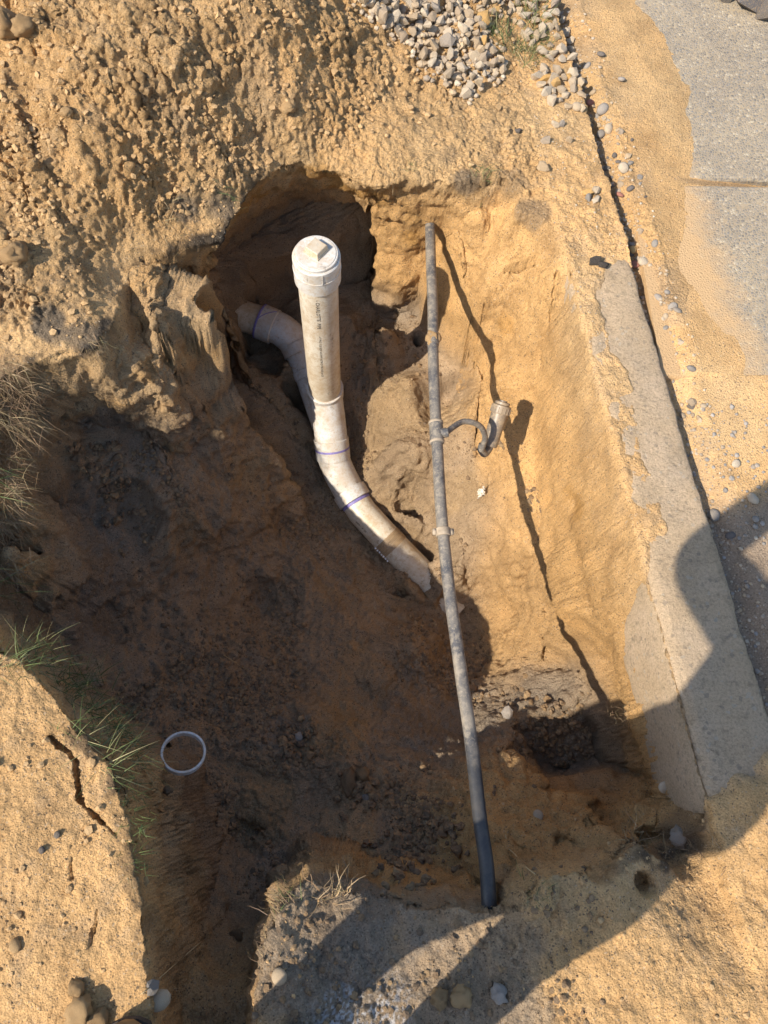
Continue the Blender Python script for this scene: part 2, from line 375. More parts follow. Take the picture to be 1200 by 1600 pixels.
F_f = rbf(FP, .02, 4e-4)

CE = np.array([at(862, 0, 0)[:2], at(1195, 1100, 0)[:2]])       # right edge of the footing
def curb_x(y): return CE[0,0]+(CE[1,0]-CE[0,0])*(y-CE[0,1])/(CE[1,1]-CE[0,1])
CURB_W = .185
def axis(lo, hi, step, far):
    a = list(np.arange(lo, hi, step)); s = step
    while a[-1] < far: s *= 1.35; a.append(a[-1]+s)
    s = step; b = [lo]
    while b[-1] > -far: s *= 1.35; b.append(b[-1]-s)
    return np.array(b[1:][::-1]+a)
ST = .0029
gx = axis(-1.15, 1.44, ST, 60); gy = axis(-.52, 2.50, ST, 60)
nx, ny = len(gx), len(gy)
X, Y = np.meshgrid(gx, gy); X = X.astype(np.float64)
wx = X+.012*fbm2(X*14, Y*14, 11, 4)+.02*fbm2(X*4, Y*4, 12, 2); wy = Y+.012*fbm2(X*14+50, Y*14, 13, 4)+.02*fbm2(X*4+9, Y*4, 14, 2)
core = (X > -1.3) & (X < 1.6) & (Y > -.9) & (Y < 2.7)
G = G_f(X, Y)
SDr = sdf(wx, wy, RIM); SDw = sdf(X+.02*fbm2(X*4, Y*4, 12, 2), Y+.02*fbm2(X*4+9, Y*4, 14, 2), RIM); SD = np.where(SDr < .002, SDr, np.maximum(.002, SDr+(SDw-SDr)*sst(.002, .009, SDr)))
SD = SD+(.008*fbm2(X*33, Y*33, 18, 3)+.004*vn2(X*95, Y*95, 19))*sst(.003, .0, SD)
cx_ = curb_x(Y)
SDc = (cx_-CURB_W-.004)-X
near_c = sst(.22, .05, np.abs(SDc))*sst(1.35, 1.15, Y)*sst(-.08, .0, Y)
SD = SD*(1-near_c)+SDc*near_c
# the cut faces stand upright: the mesh of each face is drawn outwards under the rim (and further, into the cave)
def blur(A, n=3, w=9):
    for _ in range(n):
        for ax_ in (0, 1):
            c = np.cumsum(np.concatenate([np.repeat(np.take(A, [0], ax_), w, ax_), A, np.repeat(np.take(A, [-1], ax_), w, ax_)], ax_), ax_)
            L = A.shape[ax_]; A = (np.take(c, range(2*w, 2*w+L), ax_)-np.take(c, range(0, L), ax_))/(2*w)
    return A
ou = -blur(np.gradient(SDw, axis=1)/np.gradient(X, axis=1)); ov = -blur(np.gradient(SDw, axis=0)/np.gradient(Y, axis=0))
M_ = (1-near_c)*(1-sst(.30, .42, X)*sst(.9, 1.2, Y))*(1-sst(.30, .42, X)*sst(.5, .3, Y))*sst(.0, .3, Y)*core
cave = sst(.22, .10, X)*sst(-.62, -.42, X)*sst(1.1, 1.35, Y)+.35*sst(.40, .27, X)*sst(.10, .22, X)*sst(1.2, 1.4, Y)
ledge = sst(-.68, -.60, X)*sst(-.32, -.50, X)*sst(.95, 1.1, Y)*sst(1.72, 1.6, Y)
M_ = M_*(1-.85*ledge)
sp = np.maximum(SD, 0)
base_ = np.where(sp < .17, sp, .17*(1-sst(.17, .75, sp)))
sh = M_*(.9*base_+.27*cave*np.clip(sp/.085, 0, 1)*(1-sst(.12, .8, sp)))
XS, YS = X+ou*sh, Y+ov*sh
wx = XS+.012*fbm2(XS*14, YS*14, 11, 4)+.02*fbm2(XS*4, YS*4, 12, 2); wy = YS+.012*fbm2(XS*14+50, YS*14, 13, 4)+.02*fbm2(XS*4+9, YS*4, 14, 2)
F = F_f(wx, wy)
for f_, poly_ in ((P_f, POCKET), (Q_f, PIT)):
    d_ = sdf(wx, wy, poly_)+(0.06*fbm2(XS*8, YS*8, 62, 4) if poly_ is PIT else 0); f2 = f_(wx, wy)
    if poly_ is POCKET: dpk, Fl = d_, F
    F = np.where(d_ > 0, np.maximum(np.minimum(F, f2), F-(11.0 if poly_ is POCKET else 2.6)*d_), F)
PA = [at(566, 800, -1.0), at(612, 850, -1.035), at(700, 938, -1.10)]; dq = pdist(XS, YS, [p[:2] for p in PA]); tq = np.clip((XS-PA[0][0])/(PA[2][0]-PA[0][0]), 0, 1)
F = np.minimum(F, -1.02-.075*tq+np.maximum(dq-.06, 0)*2.2+.5*np.maximum(tq-.70, 0))
# surface right of the footing and on it
exposed = sst(1.45, 1.05, Y+.10*fbm2(X*9, Y*9, 31, 4))*sst(-.06, .02, Y+(X-.72)*-.45+.04*fbm2(X*15, Y*15, 32, 4))
onc = sst(-CURB_W-.01, -CURB_W+.01, X-cx_)
right = sst(.0, .006, X-cx_+.004*fbm2(X*60, Y*60, 40, 3))
EDGE = np.interp(Y, *zip(*sorted([(at(u, v, -.02)[1], at(u, v, -.02)[0]) for u, v in [(1000,-40),(985,0),(1030,60),(1068,150),(1072,230),(1055,330),(1052,420),(1085,480),(1135,530),(1150,575)]])))
EDGE = EDGE+.03*fbm2(X*10, Y*10, 41, 4)
drv = np.clip((EDGE-X)*.12, -.03, .012)-.022
ysl = at(1130, 580, -.02)[1]
drv = np.where(Y < ysl-.01, -.022+.006*fbm2(X*8, Y*8, 43), drv)
gut = -.050+(drv+.050)*sst(.02, .10, X-cx_+.02*fbm2(X*12, Y*12, 42))
gut = gut*(1-sst(.15, -.05, Y))+(-.004)*sst(.15, -.05, Y)
exposed = exposed*(1-.95*sst(-.035, .02, -(X-cx_+CURB_W*.62)+.05*fbm2(X*7, Y*7, 34, 4))*sst(.35, .6, Y))
cover = (1-exposed)*(.010+.010*fbm2(X*20, Y*20, 33, 3))+exposed*(-.035)
G = G*(1-onc)+(G*.5+cover)*onc
G = G*(1-right)+gut*right
Gs = G.copy()
# spoil heap: ridges and gullies running down its face
d0 = at(120, 100, .3); d1 = at(250, 480, .05); dv = (d1-d0)[:2]; dv /= np.linalg.norm(dv)
al = X*dv[0]+Y*dv[1]; ac = -X*dv[1]+Y*dv[0]
acw = ac+.07*fbm2(X*4.5, Y*4.5, 55, 4)
heap = sst(.03, .10, G)*(1-onc)
rid = 1-np.abs(fbm2(acw*7.5, al*1.7, 50, 3)*1.8); rid2 = 1-np.abs(fbm2(acw*19+4, al*4.0, 51, 3)*1.8)
G = G+heap*(.040*(rid-.6)*(.4+.9*sst(-.3, .4, fbm2(X*2.6, Y*2.6, 57, 3)))+.010*(rid2-.6)+.040*fbm2(X*6, Y*6, 52, 5, .55)+.018*domes(X*15+.3*vn2(X*30, Y*30, 58), Y*15, 59, .6))
G = G+(1-right)*(1-onc)*.012*fbm2(X*5, Y*5, 56, 4)
# dug walls
F = F+.030*fbm2(X*6, Y*6, 60, 4)*sst(.0, .2, SD)
F = np.where(ledge > 0, F*(1-ledge)+np.maximum(F, Gs-.045-1.0*np.maximum(SD, 0))*ledge, F)
k = 5.0+4*near_c+3.5*sst(.3, .0, Y)-.6*M_
gmix = sst(.003, .0, SD)
wall = G*gmix+Gs*(1-gmix)-k*np.maximum(SD, 0)
Z = np.where(SD > 0, np.maximum(F, wall), G)
Z = np.where(SD > 0, np.minimum(Z, G-.0*SD), Z)
hole = sst(0, .03, SD)
LX0, LY0, LST = -1.2, -.56, .004; LNX, LNY = 680, 800
def lookup(px_, py_, pz_):
    """a regular grid of the top surface's heights, for standing things on it"""
    a = ((px_-LX0)/LST+.5).astype(int); b = ((py_-LY0)/LST+.5).astype(int); ok = (a >= 0) & (a < LNX) & (b >= 0) & (b < LNY)
    H = np.full((LNY, LNX), -9.0); np.maximum.at(H, (b[ok], a[ok]), pz_[ok])
    for _ in range(40):
        m = H < -8
        if not m.any(): break
        Q = H.copy()
        for dy, dx in ((0, 1), (0, -1), (1, 0), (-1, 0)): Q = np.where(m, np.maximum(Q, np.roll(H, (dy, dx), (0, 1))), Q)
        H = Q
    return H
def hitz(u, v, A=None):
    """the point of the surface at pixel u, v"""
    H = LK
    d = RM @ np.array([(u-600)/FPX, (800-v)/FPX, 1.0]); t = np.arange(1.1, 4, .004)
    P = d[None]*t[:, None]; P[:, 2] += CAMH
    i = np.clip(((P[:, 0]-LX0)/LST+.5).astype(int), 0, LNX-1); j = np.clip(((P[:, 1]-LY0)/LST+.5).astype(int), 0, LNY-1)
    k = np.argmax(H[j, i] > P[:, 2]); return P[max(k-1, 0)]
LK = lookup(XS, YS, Z)
# cracks and small scarps
def crack(lst, w=.004, depth=.02):
    global Z
    L = [hitz(u, v)[:2] for u, v, z in lst]; d = pdist(XS+.006*fbm2(X*30, Y*30, 70, 3), YS+.006*fbm2(X*50, Y*50, 71, 3), L)
    Z = Z-depth*sst(w, w*.2, d)
crack([(868,425,-.1),(893,520,-.17),(898,600,-.26),(903,700,-.34)], .0035, .018)
crack([(790,420,-.16),(815,412,-.14),(832,405,-.12)], .006, .03)
0 and crack([(690,455,-.44),(712,478,-.44),(738,490,-.4),(748,505,-.36)], .010, .05)
crack([(160,1160,0),(205,1200,0),(235,1230,0),(242,1265,0),(285,1290,0)], .005, .03)
crack([(75,1150,.01),(115,1185,.01),(122,1250,.01),(145,1275,.01),(170,1290,0),(180,1310,0)], .0035, .022)
crack([(112,1325,.01),(110,1375,.01)], .003, .012); crack([(152,1420,.01),(148,1450,.01),(138,1480,.01)], .0025, .01)
# a foot-high block of bank that stands proud at the near edge, and hollows
def bumpat(u, v, z, r, h):
    global Z
    p = hitz(u, v); d = np.hypot(XS-p[0]+.015*fbm2(X*14, Y*14, 72, 3), YS-p[1]); Z = Z+h*sst(r, r*.35, d)
bumpat(810, 1388, -.02, .07, .05); bumpat(470, 1450, -.02, .08, .012); bumpat(560, 1470, -.03, .10, .02); bumpat(600, 1395, -.05, .05, -.03)
bumpat(905, 1335, -.25, .05, -.05); bumpat(600, 570, -.8, .05, -.03); bumpat(380, 1320, -.7, .08, -.04); bumpat(330, 1420, -.68, .06, .03)
bumpat(228, 440, 0, .06, .03); bumpat(250, 510, 0, .07, .04); bumpat(275, 570, 0, .07, .05); bumpat(340, 720, -.6, .06, -.03); bumpat(215, 800, -.6, .10, -.05); bumpat(250, 640, -.45, .05, .03); bumpat(420, 900, -1.0, .04, .03)
bumpat(590, 1060, -1.0, .08, .03); bumpat(1075, 1330, -.05, .06, -.08); bumpat(1010, 1380, 0, .03, -.05); bumpat(500, 1120, -.95, .09, .03)

# fine relief pushed out along the surface normal so that steep faces crumble too
def normals(X, Y, Z):
    ax_, ay_, az_ = [np.gradient(q, axis=1) for q in (X, Y, Z)]; bx_, by_, bz_ = [np.gradient(q, axis=0) for q in (X, Y, Z)]
    n = [ay_*bz_-az_*by_, az_*bx_-ax_*bz_, ax_*by_-ay_*bx_]; l = np.sqrt(n[0]**2+n[1]**2+n[2]**2)+1e-12
    return n[0]/l, n[1]/l, n[2]/l
nX, nY, nZ = normals(XS, YS, Z)
steep = sst(.75, .35, nZ)
heapm = sst(.0, .05, G_f(X, Y))*(1-hole)*(1-onc)
gravm = right*sst(.22, .0, X-cx_)*sst(-.1, .1, Y)
slope_r = sst(.10, .30, X)*hole*sst(.55, .8, Y)                  # the smooth sun-facing slope
rough = .62+.8*heapm+.45*hole*(1-slope_r)+.4*steep+.3*gravm-.02*slope_r
rough = rough+.55*sst(1.35, 1.7, Y)*(1-onc)*(1-hole)*(1-right)*(1-heapm)
rough = rough+.25*hole*(1-slope_r)+.4*(1-hole)*(1-onc)*(1-right)*sst(-.05, -.2, Y)*sst(.55, .35, X)*sst(-.25, -.15, X)
rough = np.where(onc*exposed > .5, .2, rough)
patch = .45+1.7*fbm2(X*6, Y*6, 80, 4)
n1 = vn3(XS*22, YS*22, Z*22, 90); n2 = vn3(XS*48, YS*48, Z*48, 91); n3 = vn3(XS*105, YS*105, Z*105, 92)
dm = domes(X*48+n1, Y*48+n2, 93, .75); dm2 = domes(X*110, Y*110, 94, .8); dm3 = domes(X*22, Y*22+n2*.5, 95, .45)
cl = np.clip(rough-.38, 0, 1.4)*np.clip(patch, .08, 1.25)*(1-.95*steep)
n4 = vn3(XS*190, YS*190, Z*190, 89)
disp = rough*(.0056*n1+.0042*n2+.0026*n3+.0012*n4)+cl*(.0115*dm+.0055*dm2+.014*dm3*heapm)+.0012*dm2
disp += cl*heapm*(.006*dm2+.004*n3+.006*domes(X*70+n2*.4, Y*70, 98, .7))
disp += hole*(1-slope_r*.6)*(.011*vn3(XS*12, YS*12, Z*12, 87)+.006*np.abs(vn3(XS*24, YS*24, Z*24, 86))+.005*domes(X*34+.4*n2, YS*34, 85, .45)*(1-steep))
disp += .35*hole*slope_r*(.006*np.abs(vn3(XS*30, YS*30, Z*30, 84))+.007*domes(X*40+.4*n2, YS*40, 83, .35))
disp += steep*hole*(.018*vn3(XS*11, YS*11, Z*14, 96)+.011*vn3(XS*26, YS*26, Z*30, 97)+.006*vn3(XS*60, YS*60, Z*60, 82))*(1-.5*slope_r)
disp *= sst(1.65, 1.4, np.abs(X))*sst(-.8, -.55, Y)*sst(2.8, 2.5, Y)
disp = np.where(right*(1-gravm) > .5, disp*.3, disp)
nzc = fbm2(X*8, Y*8, 99, 3)
unx = -.16*sst(.03, .3, Fl-Z)*sst(.25, .03, dpk)*(dpk > 0)*sst(-.1, -.25, X)+(SDc > -.01)*sst(-.12, .0, Y)*sst(.28, .03, SDc)*(.10*sst(-.3, -.5, Z)*sst(.52, .36, Y)+.035*sst(-.005, -.05, Z)*sst(.50, .34, Y+.05*nzc))
PX, PY, PZ = XS+nX*disp+unx, YS+nY*disp, Z+nZ*disp

# ---- soil colours: kinds of earth, dry on top, moist and browner where just dug, with the hole's shade put into the browns
DRY = np.array([.56, .352, .162]); PALE = np.array([.55, .385, .205]); ORANGE = np.array([.47, .265, .090]); DAMP_SHADE = np.array([.345, .255, .168]); GREYS = np.array([.27, .225, .175])
BLACK = np.array([.055, .045, .035]); CONC = np.array([.40, .33, .245]); RUST = np.array([.38, .26, .135])
C = np.ones(X.shape+(3,))*DRY
def blend(mask, col):
    global C
    C = C*(1-mask[..., None])+col*mask[..., None]
def fbm3(f, s_, o):
    q = 0; a = 1; n = 0
    for i in range(o): q = q+a*vn3(PX*f*2**i+i*9.1, PY*f*2**i, PZ*f*2**i, s_+i); n += a; a *= .55
    return q/n
nz1 = fbm2(X*3.2, Y*3.2, 101, 5); nz2 = fbm3(9, 102, 4); nz3 = fbm3(26, 106, 3)
blend(.55*sst(-.1, .5, nz1)*(1-hole), PALE)
damp_shade = hole*sst(-.42, -.72, Z+.10*nz1+.05*nz2)*(1-.75*sst(.30, .42, X)*sst(.3, .5, Y))
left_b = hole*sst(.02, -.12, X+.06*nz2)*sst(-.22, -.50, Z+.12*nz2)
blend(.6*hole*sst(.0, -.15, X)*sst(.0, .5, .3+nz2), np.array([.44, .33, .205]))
blend(.92*np.maximum(damp_shade, left_b), DAMP_SHADE)  # damp earth, the shade of floor and left bank coloured in with it
blend(.75*hole*sst(.05, .5, nz1+.5*nz2)*np.maximum(damp_shade, left_b), GREYS)
blend(.65*hole*sst(.1, .5, fbm2(X*4+20, Y*4, 104, 5))*np.maximum(damp_shade, left_b), RUST)
blend(.45*hole*(1-damp_shade)*sst(.02, .1, X), np.array([.58, .345, .135]))
blend(.55*heapm*sst(.05, .45, nz2+.5*nz1), np.array([.43, .275, .13]))
blend(.5*heapm*sst(.15, .5, fbm2(X*5+40, Y*5, 108, 4)), np.array([.36, .26, .16]))
blend(.35*(1-hole)*(1-right)*sst(.1, .5, nz3+.4*nz2), np.array([.44, .31, .185]))
def spot(u, v, z, r, col, s=.8, warp=1.0):
    p = hitz(u, v); d = np.sqrt((XS-p[0])**2+(YS-p[1])**2+(Z-p[2])**2)+warp*r*.6*(nz2+.5*nz3)
    blend(s*sst(r, r*.55, d), col)
for u, v, z, r in [(420,340,-.4,.15),(500,330,-.4,.16),(570,350,-.4,.13),(640,400,-.4,.10),(640,360,-.3,.08)]: spot(u, v, z, r, ORANGE, .9)
for u, v, z, r, s in [(790,510,-.33,.05,.7),(770,560,-.38,.03,.6),(900,790,-.4,.05,.8),(890,770,-.4,.04,.6),(350,650,-.5,.10,.5),(385,740,-.7,.10,.6),(270,700,-.5,.05,.7),(300,1340,-.75,.10,.8),(540,1130,-.9,.06,.5),(230,580,-.3,.06,.4)]:
    spot(u, v, z, r, RUST if v > 600 and u < 600 else ORANGE, s)
# a thin black band of old turf under the rim
band = sst(.022, .004, np.abs(SD+.006+.02*nz2))*sst(-.5, .2, nz3+nz2)
for (u, v, r, s) in [(80,520,.12,1.),(150,530,.10,1.),(230,400,.10,.85),(300,355,.12,.95),(355,340,.10,.9),(400,300,.07,.7),(740,290,.05,.6),(480,270,.10,.3),(1050,1330,.14,.8),(980,1350,.1,.5),(560,1400,.2,.35),(205,1350,.2,.5),(150,1170,.15,.7),(10,800,.35,.8)]:
    p = hitz(u, v); blend(s*band*sst(r, r*.6, np.hypot(XS-p[0], YS-p[1])), BLACK)
for u, v, z, r, s in [(75,500,.0,.06,.9),(130,520,.0,.05,.8),(290,325,.02,.05,.8),(345,320,.0,.05,.7),(730,285,0,.04,.7),(700,240,0,.03,.3),(830,330,0,.05,.5),(800,280,0,.06,.4),(600,455,-.6,.03,.7),
                      (1050,1300,-.05,.08,.5),(690,1500,-.04,.25,.55),(520,1480,-.04,.2,.75),(560,1560,-.04,.15,.6),(700,1560,0,.15,.35),(640,1310,-.7,.12,.6),(440,1150,-.86,.10,.6),(420,1350,-.72,.10,.6),(170,650,-.35,.08,.7),(190,830,-.6,.12,.5),(660,610,-.66,.05,.3),(640,330,-.2,.03,.5)]:
    spot(u, v, z, r, GREYS if z < -.3 or v > 1400 else BLACK*.6+GREYS*.4, s)
for u, v, r in [(545,1560,.07),(605,1580,.09),(520,1595,.06),(570,1600,.08)]:   # white spilt powder
    p = at(u, v, 0); blend(.75*sst(r, r*.1, np.hypot(X-p[0], Y-p[1])+.05*nz2)*sst(.1, .5, vn2(X*230, Y*230, 120)+.5*nz3), np.array([.60, .60, .60]))
# footing: sand on concrete, and grey soil in the gutter
blend(onc*(1-right)*exposed*.8, CONC)
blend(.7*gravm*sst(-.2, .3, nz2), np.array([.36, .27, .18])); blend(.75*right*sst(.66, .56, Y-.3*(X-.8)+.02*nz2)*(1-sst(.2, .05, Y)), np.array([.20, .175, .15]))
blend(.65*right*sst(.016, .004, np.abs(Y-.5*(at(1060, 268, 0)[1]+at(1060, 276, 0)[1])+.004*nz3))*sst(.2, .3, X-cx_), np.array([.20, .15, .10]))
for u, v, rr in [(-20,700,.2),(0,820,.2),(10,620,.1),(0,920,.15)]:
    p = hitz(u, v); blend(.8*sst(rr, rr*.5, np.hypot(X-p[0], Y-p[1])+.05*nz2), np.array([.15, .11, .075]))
nv = nx*ny
me = bpy.data.meshes.new('ground'); me.vertices.add(nv)
me.vertices.foreach_set('co', np.stack([PX, PY, PZ], -1).astype(np.float32).ravel())
ii = (np.arange(ny-1)[:, None]*nx+np.arange(nx-1)[None]).ravel()
quads = np.stack([ii, ii+1, ii+1+nx, ii+nx], 1).astype(np.int32); nf = len(quads)
me.loops.add(nf*4); me.loops.foreach_set('vertex_index', quads.ravel())
me.polygons.add(nf); me.polygons.foreach_set('loop_start', np.arange(nf, dtype=np.int32)*4)
me.polygons.foreach_set('use_smooth', np.ones(nf, bool))
me.update(calc_edges=True)
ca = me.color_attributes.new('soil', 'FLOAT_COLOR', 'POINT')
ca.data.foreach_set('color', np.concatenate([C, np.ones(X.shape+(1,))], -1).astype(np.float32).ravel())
ra = me.attributes.new('rough', 'FLOAT', 'POINT'); ra.data.foreach_set('value', np.clip(rough*.8, .12, 1.3).astype(np.float32).ravel())
me.materials.append(SOIL)
ground = link(bpy.data.objects.new('ground', me)); ground['kind'] = 'structure'

LK = lookup(PX, PY, PZ)
def hgt(x, y):
    if not (LX0 < x < LX0+LNX*LST-.01 and LY0 < y < LY0+LNY*LST-.01): return 0.0
    a = (x-LX0)/LST; b = (y-LY0)/LST; i, j = int(a), int(b); fx, fy = a-i, b-j
    return float((LK[j, i]*(1-fx)+LK[j, i+1]*fx)*(1-fy)+(LK[j+1, i]*(1-fx)+LK[j+1, i+1]*fx)*fy)
def nrm(x, y):
    e = .012; return Vector(((hgt(x-e, y)-hgt(x+e, y))/(2*e), (hgt(x, y-e)-hgt(x, y+e))/(2*e), 1)).normalized()
#@@OBJECTS
# ---------------------------------------------------------------- footing and driveway
def concrete_mat():
    m, t, b = newmat('sandy_concrete'); co = coords(t)
    c = ramp(t, noise(t, co, 7, 7, .6), [(.3, (.50, .37, .235)), (.5, (.56, .42, .275)), (.7, (.60, .46, .32))])
    c = mix(t, ramp(t, noise(t, co, 4.3, 8, .72), [(.52, (0, 0, 0)), (.68, (.45, .45, .45))]), c, (.38, .31, .23))
    c = mix(t, ramp(t, noise(t, co, 38, 6, .7), [(.54, (0, 0, 0)), (.66, (.6, .6, .6))]), c, (.30, .235, .16))
    c = mix(t, 1.0, c, ramp(t, noise(t, co, 170, 4, .75), [(.3, (.72, .7, .68)), (.5, (1, 1, 1)), (.7, (1.18, 1.17, 1.15))]), 'MULTIPLY')
    v = voro(t, co, 130, 'Color'); sep = t.nodes.new('ShaderNodeSeparateColor'); t.links.new(v, sep.inputs[0])
    c = mix(t, ramp(t, sep.outputs[0], [(0, (0, 0, 0)), (.965, (0, 0, 0)), (.975, (.5, .5, .5))]), c, (.24, .20, .16))
    c = mix(t, ramp(t, sep.outputs[1], [(0, (0, 0, 0)), (.975, (0, 0, 0)), (.985, (.5, .5, .5))]), c, (.50, .44, .35))
    t.links.new(c, b.inputs['Base Color']); b.inputs['Roughness'].default_value = .95; b.inputs['Specular IOR Level'].default_value = .2
    n1 = bump(t, b, noise(t, co, 28, 8, .75), 1.0, .016); n2 = bump(t, b, noise(t, co, 120, 5, .75), .9, .006, n1); bump(t, b, noise(t, co, 300, 4, .7), .8, .003, n2)
    return m
M_CONC = concrete_mat()
def curb():
    ys = np.linspace(-.045, 3.2, 420); prof = [(-CURB_W+.01, -.30), (-CURB_W, -.27), (-CURB_W, -.2), (-CURB_W, -.12), (-CURB_W, -.05), (-CURB_W+.002, -.020), (-CURB_W+.010, -.008), (-CURB_W+.024, -.001), (-.14, .001), (-.11, .001), (-.08, .002), (-.05, .001), (-.02, .001), (-.007, -.001), (-.001, -.006), (0, -.02), (0, -.08), (0, -.2), (0, -.3)]
    vs = []; n = len(prof)
    for y in ys:
        for a, z in prof:
            yy = np.array([y]); 
            e = .005*float(fbm2(yy*25, np.array([a*40]), 130, 4)[0]) + (.014*max(0, float(fbm2(yy*6, yy*0+3, 131, 4)[0])) if a < -.15 else 0)
            vs.append((curb_x(y)+a+(e if a > -.02 or a < -.15 else 0), y, z+.005*float(vn2(yy*9, np.array([a*16]), 132)[0])))
    fs = [(i*n+j, (i+1)*n+j, (i+1)*n+j+1, i*n+j+1) for i in range(len(ys)-1) for j in range(n-1)]
    fs.append(tuple(range(n))); fs.append(tuple(range((len(ys)-1)*n, len(ys)*n))[::-1])
    o = mesh_obj('concrete_curb', vs, fs, M_CONC); o['kind'] = 'structure'
curb()
def slab_mat():
    m, t, b = newmat('exposed_aggregate'); co = coords(t)
    v = N(t, 'ShaderNodeTexVoronoi', Scale=118.0); t.links.new(co, v.inputs['Vector'])
    sep = t.nodes.new('ShaderNodeSeparateColor'); t.links.new(v.outputs['Color'], sep.inputs[0])
    peb = ramp(t, sep.outputs[0], [(0, (.17, .16, .145)), (.25, (.28, .25, .205)), (.5, (.20, .19, .175)), (.7, (.36, .31, .24)), (.85, (.23, .22, .205)), (1, (.48, .42, .32))])
    de = voro(t, co, 118.0, 'Distance', 'DISTANCE_TO_EDGE')
    c = mix(t, ramp(t, de, [(0, (0, 0, 0)), (.16, (1, 1, 1))]), (.38, .30, .195), peb)
    c = mix(t, 1.0, c, ramp(t, noise(t, co, 5, 6, .6), [(.3, (.8, .8, .82)), (.7, (1.12, 1.1, 1.06))]), 'MULTIPLY')
    # blown sand, thick towards the footing
    sx = t.nodes.new('ShaderNodeSeparateXYZ'); t.links.new(co, sx.inputs[0])
    d = math_n(t, 'SUBTRACT', math_n(t, 'ADD', sx.outputs[0], math_n(t, 'MULTIPLY', sx.outputs[1], .11)), 1.235)
    d = math_n(t, 'ADD', math_n(t, 'MULTIPLY', d, -4.5), noise(t, co, 16, 7, .7))
    d = math_n(t, 'ADD', d, math_n(t, 'MULTIPLY', noise(t, co, 300, 3, .7), .35))
    c = mix(t, ramp(t, d, [(.50, (0, 0, 0)), (.98, (.95, .95, .95))]), c, (.49, .325, .17))
    t.links.new(c, b.inputs['Base Color']); b.inputs['Roughness'].default_value = .9; b.inputs['Specular IOR Level'].default_value = .25
    n1 = bump(t, b, de, .8, .004); bump(t, b, noise(t, co, 300, 4, .7), .6, .002, n1)
    return m
M_SLAB = slab_mat()
yj0, yj1 = at(1060, 268, 0)[1], at(1060, 276, 0)[1]; ysouth = at(1130, 582, 0)[1]
for (a, b_) in ((yj1-.003, ysouth), (4.2, yj0+.003)):
    bm = bmesh.new(); x0 = .84; nn = 90
    top = []
    for i in range(nn+1):
        x = x0+(3.4-x0)*i/nn
        w_ = .004*float(fbm2(np.array([x*30]), np.array([a]), 141, 3)[0]); top.append((x, b_+w_, x, a+w_*.6))
    rows = []
    for (xa, ya, xb, yb) in top:
        s_ = 1 if yb > ya else -1
        lo, hi = (ya, yb) if ya < yb else (yb, ya)
        rows.append([bm.verts.new(p) for p in ((xa, lo, -.14), (xa, lo, -.034), (xa, lo+.004, -.0265), (xa, lo+.010, -.025), (xa, hi-.010, -.025), (xa, hi-.004, -.0265), (xa, hi, -.034), (xa, hi, -.14))])
    for r0, r1 in zip(rows[:-1], rows[1:]):
        for j in range(7): bm.faces.new((r0[j], r1[j], r1[j+1], r0[j+1]))
    bm.faces.new(rows[0][::-1]) ; bm.faces.new(rows[-1])
    bmesh.ops.recalc_face_normals(bm, faces=bm.faces)
    o = bm_obj('driveway_slab', bm, M_SLAB, smooth=False); o['kind'] = 'structure'

# ---------------------------------------------------------------- the white drain with its cleanout
PR, HR = .057, .0655
def ring_band(name, p, q, r0, mat, parent, seg=40, chamfer=.0015):
    """a socket, collar or band between p and q with softly broken edges"""
    p, q = V(p), V(q); d = (q-p).normalized()
    path = [p, p, p+d*chamfer, q-d*chamfer, q, q]
    return tube_obj(name, path, [r0*.9, r0-chamfer, r0, r0, r0-chamfer, r0*.9], mat, parent, seg)
drain = empty('drain_pipe', V(at(508, 620, -.70)))
tag(drain, 'white plastic drain pipe with upright capped cleanout standing in the dug pocket', 'drain pipe')
cap_c = V(at(494, 397, .035)); base = V(at(508, 615, -.72))
base = Vector((cap_c.x+(base.x-cap_c.x), base.y, base.z)); ax = (cap_c-base).normalized()
tube_obj('standpipe', [base-ax*.02, cap_c-ax*.05], PR, M_PVC, drain, 48)
# cleanout adapter and its screwed plug
ad = ring_band('cleanout_adapter', cap_c-ax*.100, cap_c-ax*.006, HR, M_FIT, drain, 48, .003)
ring_band('adapter_rim', cap_c-ax*.050, cap_c-ax*.046, HR+.0012, M_FIT, drain, 48, .0005)
rl = empty('cleanout_plug', cap_c); rl.parent = drain; rl.location = cap_c-drain.location
def sub_tube(name, a, b, r, mat, par, org, seg=48, ch=.0015):
    a, b = V(a), V(b); d = (b-a).normalized(); path = [a, a, a+d*ch, b-d*ch, b, b]
    v, f = tube(path, [r*.5, r-ch, r, r, r-ch, r*.5], seg); o = mesh_obj(name, [p-org for p in v], f, mat, par); o.data.set_sharp_from_angle(angle=R(38)); return o
sub_tube('plug_flange', cap_c-ax*.008, cap_c+ax*.004, .0595, M_FIT, rl, cap_c)
sub_tube('plug_face', cap_c+ax*.002, cap_c+ax*.0060, .0545, M_FIT, rl, cap_c)
bm = bmesh.new()
e1 = Vector((math.cos(R(-38)), math.sin(R(-38)), 0)); e1 = (e1-ax*e1.dot(ax)).normalized(); e2 = ax.cross(e1)
def sq(h, a, bm, offs): return [bm.verts.new(ax*h+e1*sx*a+e2*sy*a+offs) for sx, sy in ((-1, -1), (1, -1), (1, 1), (-1, 1))]
offs = Vector((.001, .006, 0)); L = [sq(.004, .0255, bm, offs), sq(.010, .0245, bm, offs), sq(.0105, .0225, bm, offs), sq(.024, .0205, bm, offs), sq(.0255, .0190, bm, offs)]
for l0, l1 in zip(L[:-1], L[1:]):
    for j in range(4): bm.faces.new((l0[j], l0[(j+1) % 4], l1[(j+1) % 4], l1[j]))
bm.faces.new(L[-1])
bm_obj('square_nut', bm, M_NUT, rl, smooth=False)
